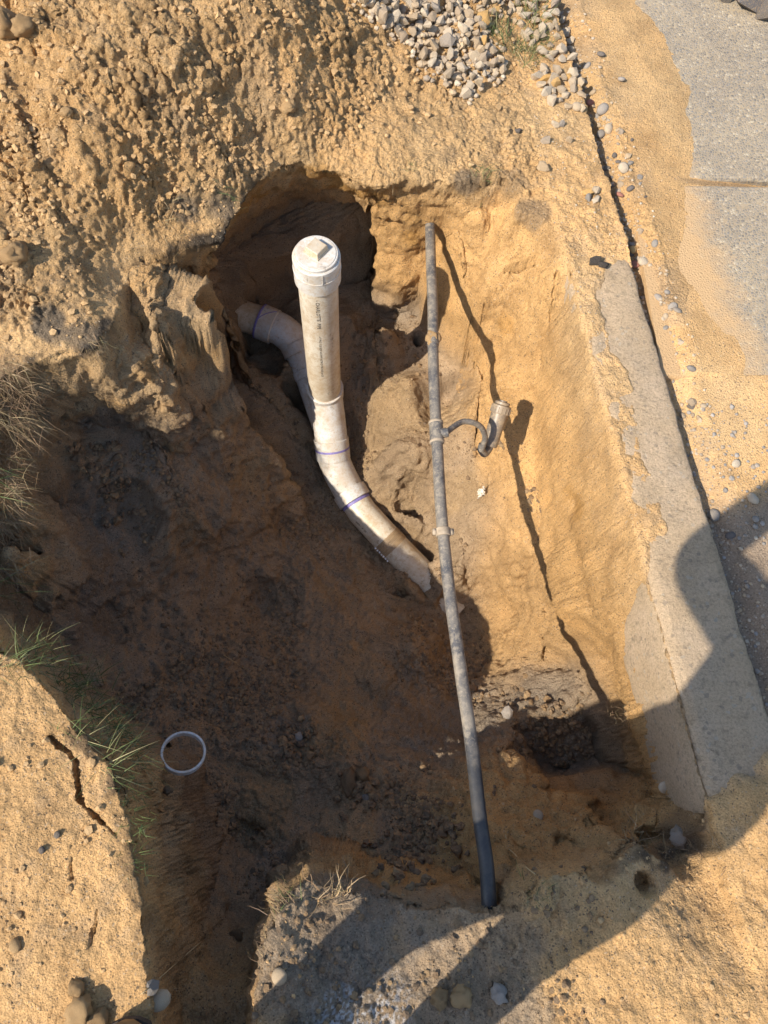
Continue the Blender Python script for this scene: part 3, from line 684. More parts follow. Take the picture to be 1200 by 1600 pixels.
# moulded rib on the adapter
bm = bmesh.new(); bmesh.ops.create_cube(bm, size=1); rd = Vector((.25, -.97, 0)).normalized()
bmesh.ops.transform(bm, matrix=Matrix.Translation(cap_c-ax*.030+rd*HR-drain.location) @ Matrix.Diagonal((.003, .003, .034, 1)), verts=bm.verts)
bm_obj('moulded_rib', bm, M_FIT, drain, smooth=False)
# sweep down and along the trench
P1 = V(at(508, 612, -.71)); P2 = V(at(514, 655, -.80)); P3 = V(at(519, 700, -.88)); P4 = V(at(530, 738, -.94)); P5 = V(at(551, 776, -.985)); P6 = V(at(566, 800, -1.00)); P7 = V(at(612, 850, -1.035)); P8 = V(at(715, 955, -1.12))
main = smooth_path([P1, P2, P3], 8)
tube_obj('wye_fitting', main, PR+.004, M_FIT, drain, 44, False)
ring_band('pipe_hub', P1+ax*.030, P1-ax*.022, HR+.001, M_FIT, drain, 48, .002)
d23 = (P3-P2).normalized()
ring_band('pipe_hub', P3-d23*.040, P3-d23*.004, HR, M_FIT, drain)
ring_band('primer_ring', P3-d23*.005, P3+d23*.0035, PR+.0090, M_PRIMER, drain)
el_d = (P4-P3).normalized()
ring_band('elbow_hub', P3+d23*.002, P3+d23*.040, HR, M_FIT, drain)
elbow = smooth_path([P3, P3+d23*.035, P4, P5-(P6-P5).normalized()*.03, P5], 8)
tube_obj('elbow', elbow, PR+.0035, M_FIT, drain, 44, False)
d56 = (P6-P5).normalized()
ring_band('elbow_hub', P5-d56*.028, P5+d56*.020, HR+.0015, M_FIT, drain, 48, .002)
ring_band('primer_ring', P5+d56*.0195, P5+d56*.0325, PR+.0014, M_PRIMER, drain)
low = tube_obj('outlet_pipe', [P5+d56*.01, P6, P7, P8], PR, M_PVC, drain, 48)
d78 = (P8-P6).normalized(); q0 = P6+(P7-P6)*.86
for i in range(5):
    a = q0+d78*(.0105*i-.01); ring_band('tape_wrap', a, a+d78*.010, PR+.0016+.0005*(i % 2), M_TAPE, drain, 40, .001)
sidev = d78.cross(Vector((0, 0, 1))).normalized()
for i in range(7):
    bm = bmesh.new(); bmesh.ops.create_icosphere(bm, subdivisions=2, radius=.0042)
    c_ = q0+d78*(-.006+.011*i)+sidev*(PR+.004)+Vector((0, 0, .012+random.uniform(-.003, .003)))
    c_ = c_ if (c_-(q0+d78*0)).length < 1 else c_
    bmesh.ops.translate(bm, vec=c_-drain.location, verts=bm.verts); bm_obj('water_bead', bm, M_BEAD, drain)
# branch that runs off to the left under the bank and joins behind the standpipe
B0 = V(at(230, 448, -.655)); B1 = V(at(372, 487, -.685)); B2 = V(at(407, 502, -.69)); B3 = V(at(440, 516, -.70)); B4 = V(at(465, 540, -.735)); B5 = V(at(481, 575, -.775)); B6 = V(at(498, 625, -.83)); B7 = V(at(512, 665, -.86))
tube_obj('branch_pipe', [B0, B2], PR, M_PVCD, drain, 44)
db = (B3-B2).normalized()
ring_band('primer_ring', B2-db*.004, B2+db*.005, HR+.0006, M_PRIMER, drain)
ring_band('elbow_hub', B2, B2+db*.058, HR, M_FIT, drain, 48, .002)
tube_obj('branch_elbow', smooth_path([B2+db*.04, B3+db*.005, B4, B5], 8), PR+.003, M_FIT, drain, 44, False)
d45 = (B5-B4).normalized()
ring_band('elbow_hub', B4-d45*.012, B4+d45*.030, HR-.001, M_FIT, drain)
tube_obj('wye_branch', smooth_path([B4+d45*.03, B5, B6, B7], 8), PR+.0015, M_FIT, drain, 44, False)
ring_band('elbow_hub', B5-d45*.002, B5+d45*.03, HR-.0015, M_FIT, drain)
# a stroke of purple primer on the branch hub
pr = []
for k_ in range(13):
    s_ = k_/12; aa = R(96-52*s_); ref = db.cross(Vector((0, 0, 1))).normalized(); upv = ref.cross(db).normalized()
    c_ = B2+db*(.003+.048*s_**1.3); rr = HR+.0004; pr.append(c_+(upv*math.sin(aa+.35)+ref*-math.cos(aa+.35)*1)*rr)
tube_obj('primer_streak', pr, [.0016]*13, M_PRIMER, drain, 6)
# printed lettering, laid on the pipe wall
def print_on(name, text, size, start, d, normal, rad, parent, mat=M_INK, flip=False):
    """letters that run along direction d over the side of a pipe whose axis passes through start"""
    cu = bpy.data.curves.new('lettering', 'FONT'); cu.body = text; cu.size = size; cu.space_character = 1.12; cu.offset = .0002
    ob = bpy.data.objects.new('lettering', cu); COL.objects.link(ob)
    dg = bpy.context.evaluated_depsgraph_get(); me_ = bpy.data.meshes.new_from_object(ob.evaluated_get(dg)); bpy.data.objects.remove(ob)
    d = d.normalized(); normal = (normal-d*normal.dot(d)).normalized(); side = normal.cross(d)
    for v_ in me_.vertices:
        s_, y_ = v_.co.x, v_.co.y-size*.35; a_ = y_/rad
        v_.co = start+d*s_+(normal*math.cos(a_)+side*math.sin(a_))*(rad+.0005)-parent.location
    me_.materials.clear(); me_.materials.append(mat)
    return link(bpy.data.objects.new(name, me_), parent)
nrmv = Vector((-.02, -1, 0))
q = cap_c-ax*.125
print_on('printed_lettering', '- CHARLOTTE  PIPE', .0145, q, -ax, nrmv, PR, drain)
print_on('printed_lettering', '- 4" PVC 1120 SCH 40 DWV ASTM D1785 NSF-pw 20', .0095, q-ax*.175, -ax, nrmv, PR, drain)
print_on('printed_lettering', '- CHARLO', .016, B1+(B2-B1)*.05-db*.02, db, Vector((.15, -.35, 1)), PR, drain)
print_on('printed_lettering', 'PIPE - 4" 20', .010, P6+d56*.012, d78, Vector((-.7, -.5, .55)), PR, drain)

# ---------------------------------------------------------------- stones
def rock(seed, n=22, flatz=.75, jag=1.0):
    r = np.random.default_rng(seed); bm = bmesh.new()
    P = r.normal(size=(n, 3)); P /= np.linalg.norm(P, axis=1)[:, None]; P *= (1+.16*jag*r.normal(size=(n, 1))); P *= (1+.22*r.random(3)-.1)[None]; P[:, 2] *= flatz
    for p in P: bm.verts.new(p*.5)
    res = bmesh.ops.convex_hull(bm, input=bm.verts)
    bmesh.ops.delete(bm, geom=list({g for g in res['geom_unused']+res['geom_interior'] if isinstance(g, bmesh.types.BMVert)}), context='VERTS')
    me = bpy.data.meshes.new('stone'); bm.to_mesh(me); bm.free(); return me
def pebble(seed, flatz=.6):
    r = np.random.default_rng(seed); bm = bmesh.new(); bmesh.ops.create_icosphere(bm, subdivisions=2, radius=.5)
    k = r.normal(size=(3, 3))*1.6; ph = r.random(3)*6; s_ = 1+.3*(r.random(3)-.5)
    for v in bm.verts:
        c = v.co; f_ = 1+sum(.07*math.sin(k[i]@np.array(c)*2+ph[i]) for i in range(3)); v.co = Vector((c.x*s_[0], c.y*s_[1], c.z*flatz))*f_
    me = bpy.data.meshes.new('pebble'); bm.to_mesh(me); bm.free(); me.polygons.foreach_set('use_smooth', [True]*len(me.polygons)); return me
def clodmesh(seed):
    r = np.random.default_rng(seed); bm = bmesh.new(); bmesh.ops.create_icosphere(bm, subdivisions=3, radius=.5)
    k = r.normal(size=(5, 3))*4; ph = r.random(5)*6; s_ = 1+.4*(r.random(3)-.5)
    for v in bm.verts:
        c = v.co.copy(); a_ = np.array([[c.x, c.y, c.z]])*5+seed*7.3; f_ = 1+float((.34*vn3(a_[:, 0], a_[:, 1], a_[:, 2], seed)+.20*vn3(a_[:, 0]*2.3, a_[:, 1]*2.3, a_[:, 2]*2.3, seed+1)+.10*vn3(a_[:, 0]*5, a_[:, 1]*5, a_[:, 2]*5, seed+2))[0]); v.co = Vector((c.x*s_[0], c.y*s_[1], c.z*.72))*f_
    me = bpy.data.meshes.new('clod'); bm.to_mesh(me); bm.free(); me.polygons.foreach_set('use_smooth', [True]*len(me.polygons)); return me
# ---------------------------------------------------------------- water line across the hole
hp = [(672,318,-.19),(672,345,-.215),(673,400,-.22),(676,480,-.215),(677,560,-.205),(680,640,-.205),(684,710,-.205),(688,780,-.20),(694,850,-.20),(703,930,-.195),(713,1000,-.185),(723,1070,-.175),(733,1135,-.16),(741,1200,-.145),(750,1280,-.12),(760,1350,-.095),(764,1410,-.07),(767,1460,-.10)]
HP = [V(at(*h)) for h in hp]; hose_path = smooth_path(HP, 8)
hose = empty('irrigation_pipe', HP[5])
tag(hose, 'long black plastic water pipe spanning the hole from far wall to near bank', 'water pipe')
tube_obj('pipe_run', hose_path, .0160, M_HOSE, hose, 28)
def on_hose(u, v):
    best = min(range(len(hose_path)-1), key=lambda i: (cam_px(hose_path[i])[1]-v)**2); p = hose_path[best]; return p, (hose_path[best+1]-p).normalized()
def cam_px(p):
    c = RM.T @ (np.array(p)-np.array([0, 0, CAMH])); return 600+FPX*c[0]/c[2], 800-FPX*c[1]/c[2]
for v_, mt in ((832, M_CLAMP),):
    p, d = on_hose(0, v_)
    ring_band('hose_clamp', p-d*.011, p+d*.011, .0205, mt, hose, 28)
    bm = bmesh.new(); bmesh.ops.create_cube(bm, size=1)
    bmesh.ops.bevel(bm, geom=bm.edges[:], offset=.12, segments=2, affect='EDGES')
    for s_ in (1, -1):
        b2 = bm.copy(); bmesh.ops.transform(b2, matrix=Matrix.Translation(p+Vector((.022*s_, 0, .004))-hose.location) @ Matrix.Diagonal((.013, .017, .010, 1)), verts=b2.verts)
        bm_obj('clamp_ear', b2, mt, hose)
    bm.free()
p, d = on_hose(0, 672)
tee = ring_band('tee_fitting', p-d*.030, p+d*.036, .0195, M_HOSE, hose, 28, .002)
for o_ in (-.030, .030): ring_band('tee_collar', p+d*(o_-.004), p+d*(o_+.004), .0208, M_CLAMP, hose, 28)
sx = Vector((1, 0, .25)).normalized()
tube_obj('tee_outlet', [p+d*.004, p+d*.004+sx*.020, p+d*.004+sx*.034], [.0145, .0145, .0125], M_HOSE, hose, 20)
T0 = p+d*.004+sx*.026; 
riser = smooth_path([T0, V(at(720,660,-.225)), V(at(738,660,-.235)), V(at(752,668,-.26)), V(at(758,684,-.30)), V(at(753,699,-.335))], 8)
tube_obj('riser_tube', riser, .0085, M_HOSE, hose, 18)
ring_band('riser_collar', V(at(754,694,-.325)), V(at(751,704,-.345)), .0115, M_HOSE, hose, 18)
# caked sand where the coupling sits
p, d = on_hose(0, 532)
me_ = clodmesh(21); me_.materials.append(M_CLOD); o = link(bpy.data.objects.new('caked_sand', me_), hose); o.location = p-hose.location+Vector((0, 0, .006)); o.scale = (.046, .052, .034)
tube_obj('coupling', [p-d*.02, p+d*.02], .0178, M_HOSE, hose, 24)
# sprinkler body hanging on the wall
sA = V(at(765,697,-.365)); sB = V(at(783,638,-.30)); ds = (sB-sA).normalized()
spr = empty('sprinkler_head', sA); tag(spr, 'dusty cylindrical sprinkler body leaning on the sunlit slope beside the black pipe', 'sprinkler')
Ls = (sB-sA).length
tube_obj('sprinkler_body', [sA, sA+ds*.004, sA+ds*Ls*.5, sA+ds*Ls], [.021, .023, .0245, .026], M_SPR, spr, 30)
ring_band('sprinkler_cap', sA+ds*Ls*.86, sA+ds*(Ls+.010), .0295, M_SPR, spr, 30, .002)
for i in range(18):
    a = 2*math.pi*i/18; u_ = ds.orthogonal().normalized(); w_ = ds.cross(u_); c_ = sA+ds*(Ls*.93+.003)+(u_*math.cos(a)+w_*math.sin(a))*.0298
    tube_obj('grip_rib', [c_-ds*.009, c_+ds*.009], .0012, M_SPR, spr, 5)
ring_band('nozzle_ring', sA+ds*(Ls+.010), sA+ds*(Ls+.020), .0225, M_SPR, spr, 30, .002)
tube_obj('nozzle', [sA+ds*(Ls+.02), sA+ds*(Ls+.024)], .013, M_BLACKP, spr, 20)
tube_obj('inlet_elbow', smooth_path([sA+ds*.012, sA-ds*.008, V(at(757,709,-.365)), V(at(751,701,-.345))], 6), .0115, M_SPR, spr, 18)
# ---------------------------------------------------------------- cut ring on the floor
rp = V(hitz(326, 1188, PZ)); rp.z = max(rp.z, max(hgt(rp.x+.065*math.cos(a), rp.y+.065*math.sin(a))-.45*(math.cos(a)*.0) for a in np.linspace(0, 6.28, 16))*.75+rp.z*.25)+.012
gxx = (hgt(rp.x+.06, rp.y)-hgt(rp.x-.06, rp.y))/.12; gyy = (hgt(rp.x, rp.y+.06)-hgt(rp.x, rp.y-.06))/.12
nr = Vector((.22, .40, 1)).normalized()
bm = bmesh.new(); seg = 72; u_ = nr.orthogonal().normalized(); w_ = nr.cross(u_); rows = []
RO, RI, RH = .0545, .0485, .016
prof = [(RO-.0008, 0), (RO, .001), (RO, RH-.001), (RO-.001, RH), (RI+.001, RH), (RI, RH-.001), (RI, .001), (RI+.0008, 0)]
for r_, h_ in prof: rows.append([bm.verts.new((u_*math.cos(2*math.pi*k/seg)+w_*math.sin(2*math.pi*k/seg))*r_+nr*h_) for k in range(seg)])
for a in range(len(prof)):
    A_, B_ = rows[a], rows[(a+1) % len(prof)]
    for k in range(seg): bm.faces.new((A_[k], A_[(k+1) % seg], B_[(k+1) % seg], B_[k]))
bmesh.ops.recalc_face_normals(bm, faces=bm.faces)
ring = bm_obj('pipe_ring', bm, M_RING); ring.location = rp-nr*.006; ring.data.set_sharp_from_angle(angle=R(35))
tag(ring, 'cut white plastic pipe ring lying on the shaded floor of the hole', 'pipe ring')

# ---------------------------------------------------------------- stones placed
ROCKS = {}
def variants(kind, mat):
    key = (kind, mat.name)
    if key not in ROCKS:
        f_ = {'rock': rock, 'pebble': pebble, 'clod': clodmesh}[kind]; ROCKS[key] = [f_(i+3) for i in range(9)]
        for m_ in ROCKS[key]: m_.materials.append(mat); m_.name = kind
    return ROCKS[key]
def put(name, kind, mat, p, size, label=None, cat='stone', group=None, sink=.3, tilt=.5, flat=1.0):
    me = random.choice(variants(kind, mat)); o = bpy.data.objects.new(name, me)
    o.location = (p[0], p[1], p[2]+size*(.5-sink)*.7); o.scale = (size*random.uniform(.85, 1.2), size*random.uniform(.75, 1.0), size*random.uniform(.75, 1.05)*flat)
    o.rotation_euler = (random.uniform(-tilt, tilt), random.uniform(-tilt, tilt), random.uniform(0, 6.28)); link(o)
    if label: tag(o, label, cat, group)
    return o
GREY_LABELS = []
def poly_sample(poly, n):
    us = [p[0] for p in poly]; vs = [p[1] for p in poly]; out = []
    while len(out) < n:
        u, v = random.uniform(min(us), max(us)), random.uniform(min(vs), max(vs)); ins = False
        for i in range(len(poly)):
            a, b = poly[i], poly[(i+1) % len(poly)]
            if (a[1] > v) != (b[1] > v) and u < (b[0]-a[0])*(v-a[1])/(b[1]-a[1])+a[0]: ins = not ins
        if ins: out.append((u, v))
    return out
def relax(pts, dmin):
    out = []
    for p in pts:
        if all((p[0]-q[0])**2+(p[1]-q[1])**2 > (dmin*random.uniform(.6, 1.2))**2 for q in out): out.append(p)
    return out
HEAP = [(572,-30),(562,10),(598,40),(640,75),(655,95),(690,120),(722,128),(720,160),(738,150),(760,125),(788,115),(782,85),(762,62),(770,25),(790,0),(800,-30)]
HEAP2 = [(786,-30),(792,25),(815,55),(850,88),(870,95),(905,110),(893,70),(868,10),(862,-30)]
BELOW = [(835,108),(858,105),(905,120),(915,165),(912,182),(888,170),(868,162),(840,150),(835,125)]
hs = relax(poly_sample(HEAP, 1500), 13)[:205]
for u, v in hs:
    p = hitz(u, v, PZ); s_ = random.uniform(.026, .043); m_ = M_LIME if random.random() < .95 else M_GREY
    p[2] += random.choice([0, 0, .008, .016])
    put('gravel_stone', 'rock', m_, p, s_, 'pale crushed limestone piece in the gravel heap at the top of the picture', 'stone', 'crushed stones of the gravel heap', .25, 1.2)
for u, v in relax(poly_sample(HEAP2, 500), 12)[:72]:
    put('gravel_stone', 'rock', M_LIME, hitz(u, v, PZ), random.uniform(.026, .044), 'pale crushed stone among the grass left of the curb edge', 'stone', 'stones among the grass by the curb', .3, 1.0)
for u, v in relax(poly_sample(BELOW, 200), 13)[:26]:
    put('gravel_stone', 'rock', M_LIME, hitz(u, v, PZ), random.uniform(.026, .044), 'pale rounded stone in the small patch on top of the curb below the grass', 'stone', 'stone patch on the curb below the grass', .3, .8)
for (u, v, s_, lab) in [(752,33,.050,'large ochre stone at the right side of the gravel heap'), (752,68,.040,'long ochre stone below the largest ochre one in the gravel heap'),(778,22,.036,'ochre stone beside the grass at the top of the heap'),
                        (869,132,.045,'right one of two ochre stones on the curb below the grass'), (851,125,.042,'left one of two ochre stones on the curb below the grass'),(888,122,.026,'small ochre stone at the curb edge below the grass')]:
    put('ochre_stone', 'rock', M_OCHRE, hitz(u, v, PZ), s_, lab, 'stone')
# stones along the curb edge in the gutter
for i in range(150):
    v = random.uniform(-10, 560); pe = at(862+(1195-862)*0, 0, 0)
    y = random.uniform(.9, 2.45); off = abs(random.gauss(0, .055))+.008
    if y > 1.95: off *= .55
    x = curb_x(y)+off; p = (x, y, hgt(x, y)); s_ = random.choice([.010, .012, .014, .018, .022, .026])*random.uniform(.8, 1.15)
    m_ = random.choice([M_LIME]*6+[M_GREY]*3+[M_DARK]); nm = {'limestone': 'pale', 'grey_stone': 'grey', 'dark_stone': 'dark'}[m_.name]
    put('gutter_stone', random.choice(['rock', 'pebble']), m_, p, s_, nm+' little stone lying in the gutter strip beside the curb edge', 'stone', nm+' stones of the gutter strip', .5, .8)
for (u, v, s_, mt, lab) in [(941,173,.042,M_GREY,'largest round grey stone in the gutter strip beside the curb'),(901,169,.034,M_LIME,'smooth pale stone on the very edge of the curb'),(922,163,.026,M_RED,'red stone in the gutter strip near the top'),
      (968,305,.024,M_RED,'small red chip in the gutter strip halfway down'),(991,415,.036,M_RED,'larger red stone in the gutter near the dark lump'),(1005,411,.032,M_LIME,'pale stone right of the larger red gutter stone'),
      (950,203,.030,M_LIME,'white stone touching the grey group in the gutter'),(974,265,.034,M_LIME,'angular white stone in the gutter level with the slab joint'),(938,210,.030,M_GREY,'dark grey stone left of the white one in the gutter'),
      (987,219,.012,M_DARK,'tiny black chip on the blown sand right of the gutter'),(970,125,.026,M_GREY,'grey flat stone on blown sand right of the gutter'),(938,86,.026,M_DARK,'black flat chip on the blown sand near the top'),
      (984,296,.022,M_DARK,'dark flat sliver in the gutter strip'),(989,392,.024,M_OCHRE,'yellow stone in the gutter above the red one'),(960,244,.02,M_DARK,'dark stone in the gutter above the angular white stone'),
      (955,200,.0,M_LIME,'')]:
    if s_: put('gutter_stone', 'pebble', mt, hitz(u, v, PZ), s_, lab, 'stone')
for (u, v, s_, mt, lab, k_) in [(1048,773,.034,M_LIME,'pale oval pebble on the sunlit curb top','pebble'),(1120,908,.030,M_GREY,'pebble on the curb edge at the border of the shadow','pebble'),(1080,630,.026,M_LIME,'white pebble on the soil right of the curb edge','rock'),
      (1115,806,.032,M_GREY,'grey pebble in the shaded gutter soil','pebble'),(1149,726,.024,M_LIME,'pale pebble alone on the sunlit soil right of the curb','pebble'),(1153,995,.026,M_LIME,'pale disc pebble at the curb edge inside the shadow','pebble'),
      (1180,812,.020,M_GREY,'small round pebble in the shade right of the curb','pebble'),(1140,838,.026,M_DARK,'black pebble in the shaded soil right of the curb','pebble'),(1175,780,.034,M_LIME,'largest pale pebble in the shaded soil right of the curb','pebble'),(1130,985,.0,M_LIME,'',''),
      (930,300,.032,M_LIME,'left pale stone of the little group on the curb','rock'),(921,312,.028,M_GREY,'grey stone of the little group on the curb','rock'),(932,313,.028,M_LIME,'lowest white stone of the little group on the curb','rock'),(918,302,.026,M_OCHRE,'sandy stone of the little group on the curb','rock'),
      (877,197,.026,M_GREY,'grey stone under the stone patch on the curb','rock'),(867,195,.03,M_LIME,'pale stone under the stone patch on the curb','rock'),(888,219,.028,M_LIME,'lone pale stone between curb and hole near the top','rock'),(852,222,.04,M_LIME,'long pale stone left of the lone pale stone','rock'),
      (808,205,.022,M_DARK,'small dark stone on the sand above the hole','rock'),(848,262,.034,M_LIME,'long pale chip lying on the sand above the hole','rock'),(656,72,.0,M_LIME,'',''),
      (468,1153,.030,M_GREY,'grey stone in the middle of the shaded floor','rock'),(545,1222,.055,M_DAMP,'largest brown lump on the floor of the hole','clod'),(570,1245,.028,M_GREY,'pale grey angular stone below the brown lump','rock'),
      (567,1210,.05,M_DAMP,'second brown lump beside the largest one on the floor','clod'),(583,1260,.016,M_LIME,'tiny pale stone below the grey stones on the floor','rock'),(840,1273,.026,M_LIME,'pale pebble on the shelf under the right pit','pebble'),
      (792,1115,.044,M_GREY,'long grey stone at the left of the right pit','rock'),(1037,1231,.028,M_LIME,'pale pebble stuck on the concrete side face','pebble'),(262,1235,.022,M_DAMP,'brown stone under the white ring','clod'),
      (370,1461,.030,M_DAMP,'round brown lump in the trench at the bottom','clod'),(437,1526,.030,M_LIME,'pale pebble on the near bank left of the shadow strip','pebble'),(250,1562,.042,M_LIME,'large pale stone at the mouth of the trench','pebble'),
      (238,1543,.028,M_GREY,'grey stone wedged behind the large pale one','rock'),(720,1556,.045,M_CLOD,'sandy lump at the bottom beside the leg shadow','clod'),(686,1558,.04,M_CLOD,'round sandy lump left of the other one at the bottom','clod'),(780,1552,.036,M_GREY,'greyish lump right of the two sandy lumps at the bottom','clod'),
      (125,1580,.055,M_CLOD,'big sand lump at the bottom left near the boot','clod'),(150,1595,.05,M_CLOD,'sand lump beside the big one near the boot','clod'),(120,1543,.03,M_CLOD,'small sand lump above the big one near the boot','clod'),
      (66,1328,.016,M_DARK,'dark pebble on the left bank near the crack','pebble'),(25,1477,.026,M_CLOD,'round clod on the lower left bank','pebble'),(90,1304,.016,M_DARK,'dark speck stone above the other on the left bank','pebble'),
      (1060,1292+16,.04,M_GREY,'grey lump in the notch at the lower right','clod'),(450,168,.045,M_CLOD,'rounded clod halfway up the spoil heap','clod'),(10,45,.10,M_CLOD,'largest brown clod at the top left corner','clod'),
      (105,178-0,.04,M_CLOD,'clod on the upper left of the spoil heap','clod'),(258,640,.03,M_CLOD,'lump on the shaded left slope','clod'),(25,400,.07,M_CLOD,'big clod at the left foot of the spoil heap','clod'),(40,47,.06,M_CLOD,'clod beside the largest one at top left','clod')]:
    if s_: put({'clod': 'soil_clod'}.get(k_, 'stone'), k_, mt, hitz(u, v, PZ), s_, lab, 'clod' if k_ == 'clod' else 'stone')
o = put('asphalt_lump', 'rock', M_ASPH, hitz(928, 411, PZ), .042, 'black asphalt lump lying on the curb top', 'lump', flat=.6); 
o2 = put('asphalt_lump', 'rock', M_ASPH, hitz(943, 415, PZ), .038, 'second black asphalt lump touching the first, nearer the curb edge', 'lump', flat=.6)
for (u, v, s_, lab) in [(1172,2,.15,'large dark broken rock at the top right corner on the slab'),(1195,20,.11,'dark broken rock below the large one at the top right corner'),(1130,-8,.09,'dark rock left of the large one at the top right corner')]:
    p = at(u, v, -.02); put('dark_rock', 'rock', M_DARK, p, s_, lab, 'rock', sink=.2)
# clods and grains too many to count, joined
def scatter(name, n, gen, mat, smin, smax, sub=1, power=2.2, lift=.15, kind='clod'):
    base_ = []
    for i in range(6):
        r = np.random.default_rng(300+i); bm = bmesh.new(); bmesh.ops.create_icosphere(bm, subdivisions=sub, radius=.5)
        P = np.array([v.co for v in bm.verts]); P *= (1+.26*r.normal(size=(len(P), 1)).clip(-1.3, 1.3)*(1 if kind == 'clod' else .5)); P *= (1+.5*(r.random(3)-.5))[None]; P[:, 2] *= .7
        F_ = np.array([[v.index for v in f.verts] for f in bm.faces]); base_.append((P, F_)); bm.free()
    Vs = []; Fs = []; tv = []; off = 0
    for _ in range(n):
        p = gen()
        if p is None: continue
        s_ = smin+(smax-smin)*random.random()**power; P, F_ = random.choice(base_)
        a = random.uniform(0, 6.28); ca_, sa_ = math.cos(a), math.sin(a)
        Q = P*s_; Q = np.stack([Q[:, 0]*ca_-Q[:, 1]*sa_, Q[:, 0]*sa_+Q[:, 1]*ca_, Q[:, 2]], 1)+np.array([p[0], p[1], p[2]+s_*lift])
        Vs.append(Q); Fs.append(F_+off); tv.append(np.full(len(Q), random.random())); off += len(Q)
    Vs = np.concatenate(Vs); Fs = np.concatenate(Fs); me = bpy.data.meshes.new(name)
    me.vertices.add(len(Vs)); me.vertices.foreach_set('co', Vs.astype(np.float32).ravel()); me.loops.add(Fs.size); me.loops.foreach_set('vertex_index', Fs.astype(np.int32).ravel())
    me.polygons.add(len(Fs)); me.polygons.foreach_set('loop_start', np.arange(len(Fs), dtype=np.int32)*3); me.polygons.foreach_set('use_smooth', np.full(len(Fs), False)); me.update(calc_edges=True)
    a_ = me.attributes.new('tint', 'FLOAT', 'POINT'); a_.data.foreach_set('value', np.concatenate(tv).astype(np.float32))
    me.materials.append(mat); o = link(bpy.data.objects.new(name, me)); o['kind'] = 'stuff'; return o
def gen_in(cond):
    def g():
        for _ in range(60):
            x, y = random.uniform(-1.15, 1.4), random.uniform(-.5, 2.45); i = int(np.searchsorted(gx, x))-1; j = int(np.searchsorted(gy, y))-1
            if 0 <= i < nx-1 and 0 <= j < ny-1 and random.random() < cond(i, j, x, y): return (PX[j, i], PY[j, i], PZ[j, i])
        return None
    return g
clump = sst(-.1, .45, fbm2(X*5+3, Y*5, 150, 4))
scatter('heap_clods', 9000, gen_in(lambda i, j, x, y: float(heapm[j, i])*(.25+.75*clump[j, i])), M_CLOD, .003, .022, 1, 4.5)
scatter('bank_crumbs', 3000, gen_in(lambda i, j, x, y: (1-float(hole[j, i]))*(1-float(heapm[j, i]))*clump[j, i]*(.0 if X[j, i] > cx_[j, 0]-.01 else 1)), M_CLOD, .003, .010, 1, 4, .02)
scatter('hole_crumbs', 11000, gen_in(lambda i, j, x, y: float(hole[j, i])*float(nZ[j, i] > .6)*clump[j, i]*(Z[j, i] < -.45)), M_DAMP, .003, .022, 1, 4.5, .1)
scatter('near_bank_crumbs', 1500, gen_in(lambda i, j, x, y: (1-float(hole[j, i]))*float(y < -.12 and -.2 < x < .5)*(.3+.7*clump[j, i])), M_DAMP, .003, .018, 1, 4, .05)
scatter('slope_crumbs', 1200, gen_in(lambda i, j, x, y: float(hole[j, i])*float(nZ[j, i] > .35)*float(X[j, i] > .15)*clump[j, i]*(Z[j, i] > -.6)), M_CLOD, .003, .010, 1, 3)
scatter('gutter_grit', 2600, gen_in(lambda i, j, x, y: float(gravm[j, i])*sst(.16, 0, X[j, i]-cx_[j, 0])), M_LIME, .003, .012, 1, 2.5, kind='stone')
scatter('shaded_grit', 900, gen_in(lambda i, j, x, y: float(right[j, i])*float(y < .95)*float(y > .1)), M_GREY, .003, .016, 1, 3, kind='stone')
scatter('footing_grit', 700, gen_in(lambda i, j, x, y: float(onc[j, i])*(1-float(right[j, i]))*float(y > 1.1)), M_LIME, .002, .007, 1, 2.5, kind='stone')
def heap_fill():
    u, v = random.choice(hs); u += random.gauss(0, 9); v += random.gauss(0, 9); p = hitz(u, v, PZ); return p
scatter('heap_gravel', 650, heap_fill, M_LIME, .010, .026, 1, 1.2, .1, kind='stone')
def clod_patch():
    c = random.choice([(640,1310,45),(690,1290,40),(190,770,40),(150,720,35),(640,1350,40),(560,1230,30),(840,1140,50),(470,1160,30)]); return hitz(random.gauss(c[0], c[2]*.6), random.gauss(c[1], c[2]*.6), PZ)
scatter('clod_patches', 420, clod_patch, M_DAMP, .008, .030, 2, 2.0)

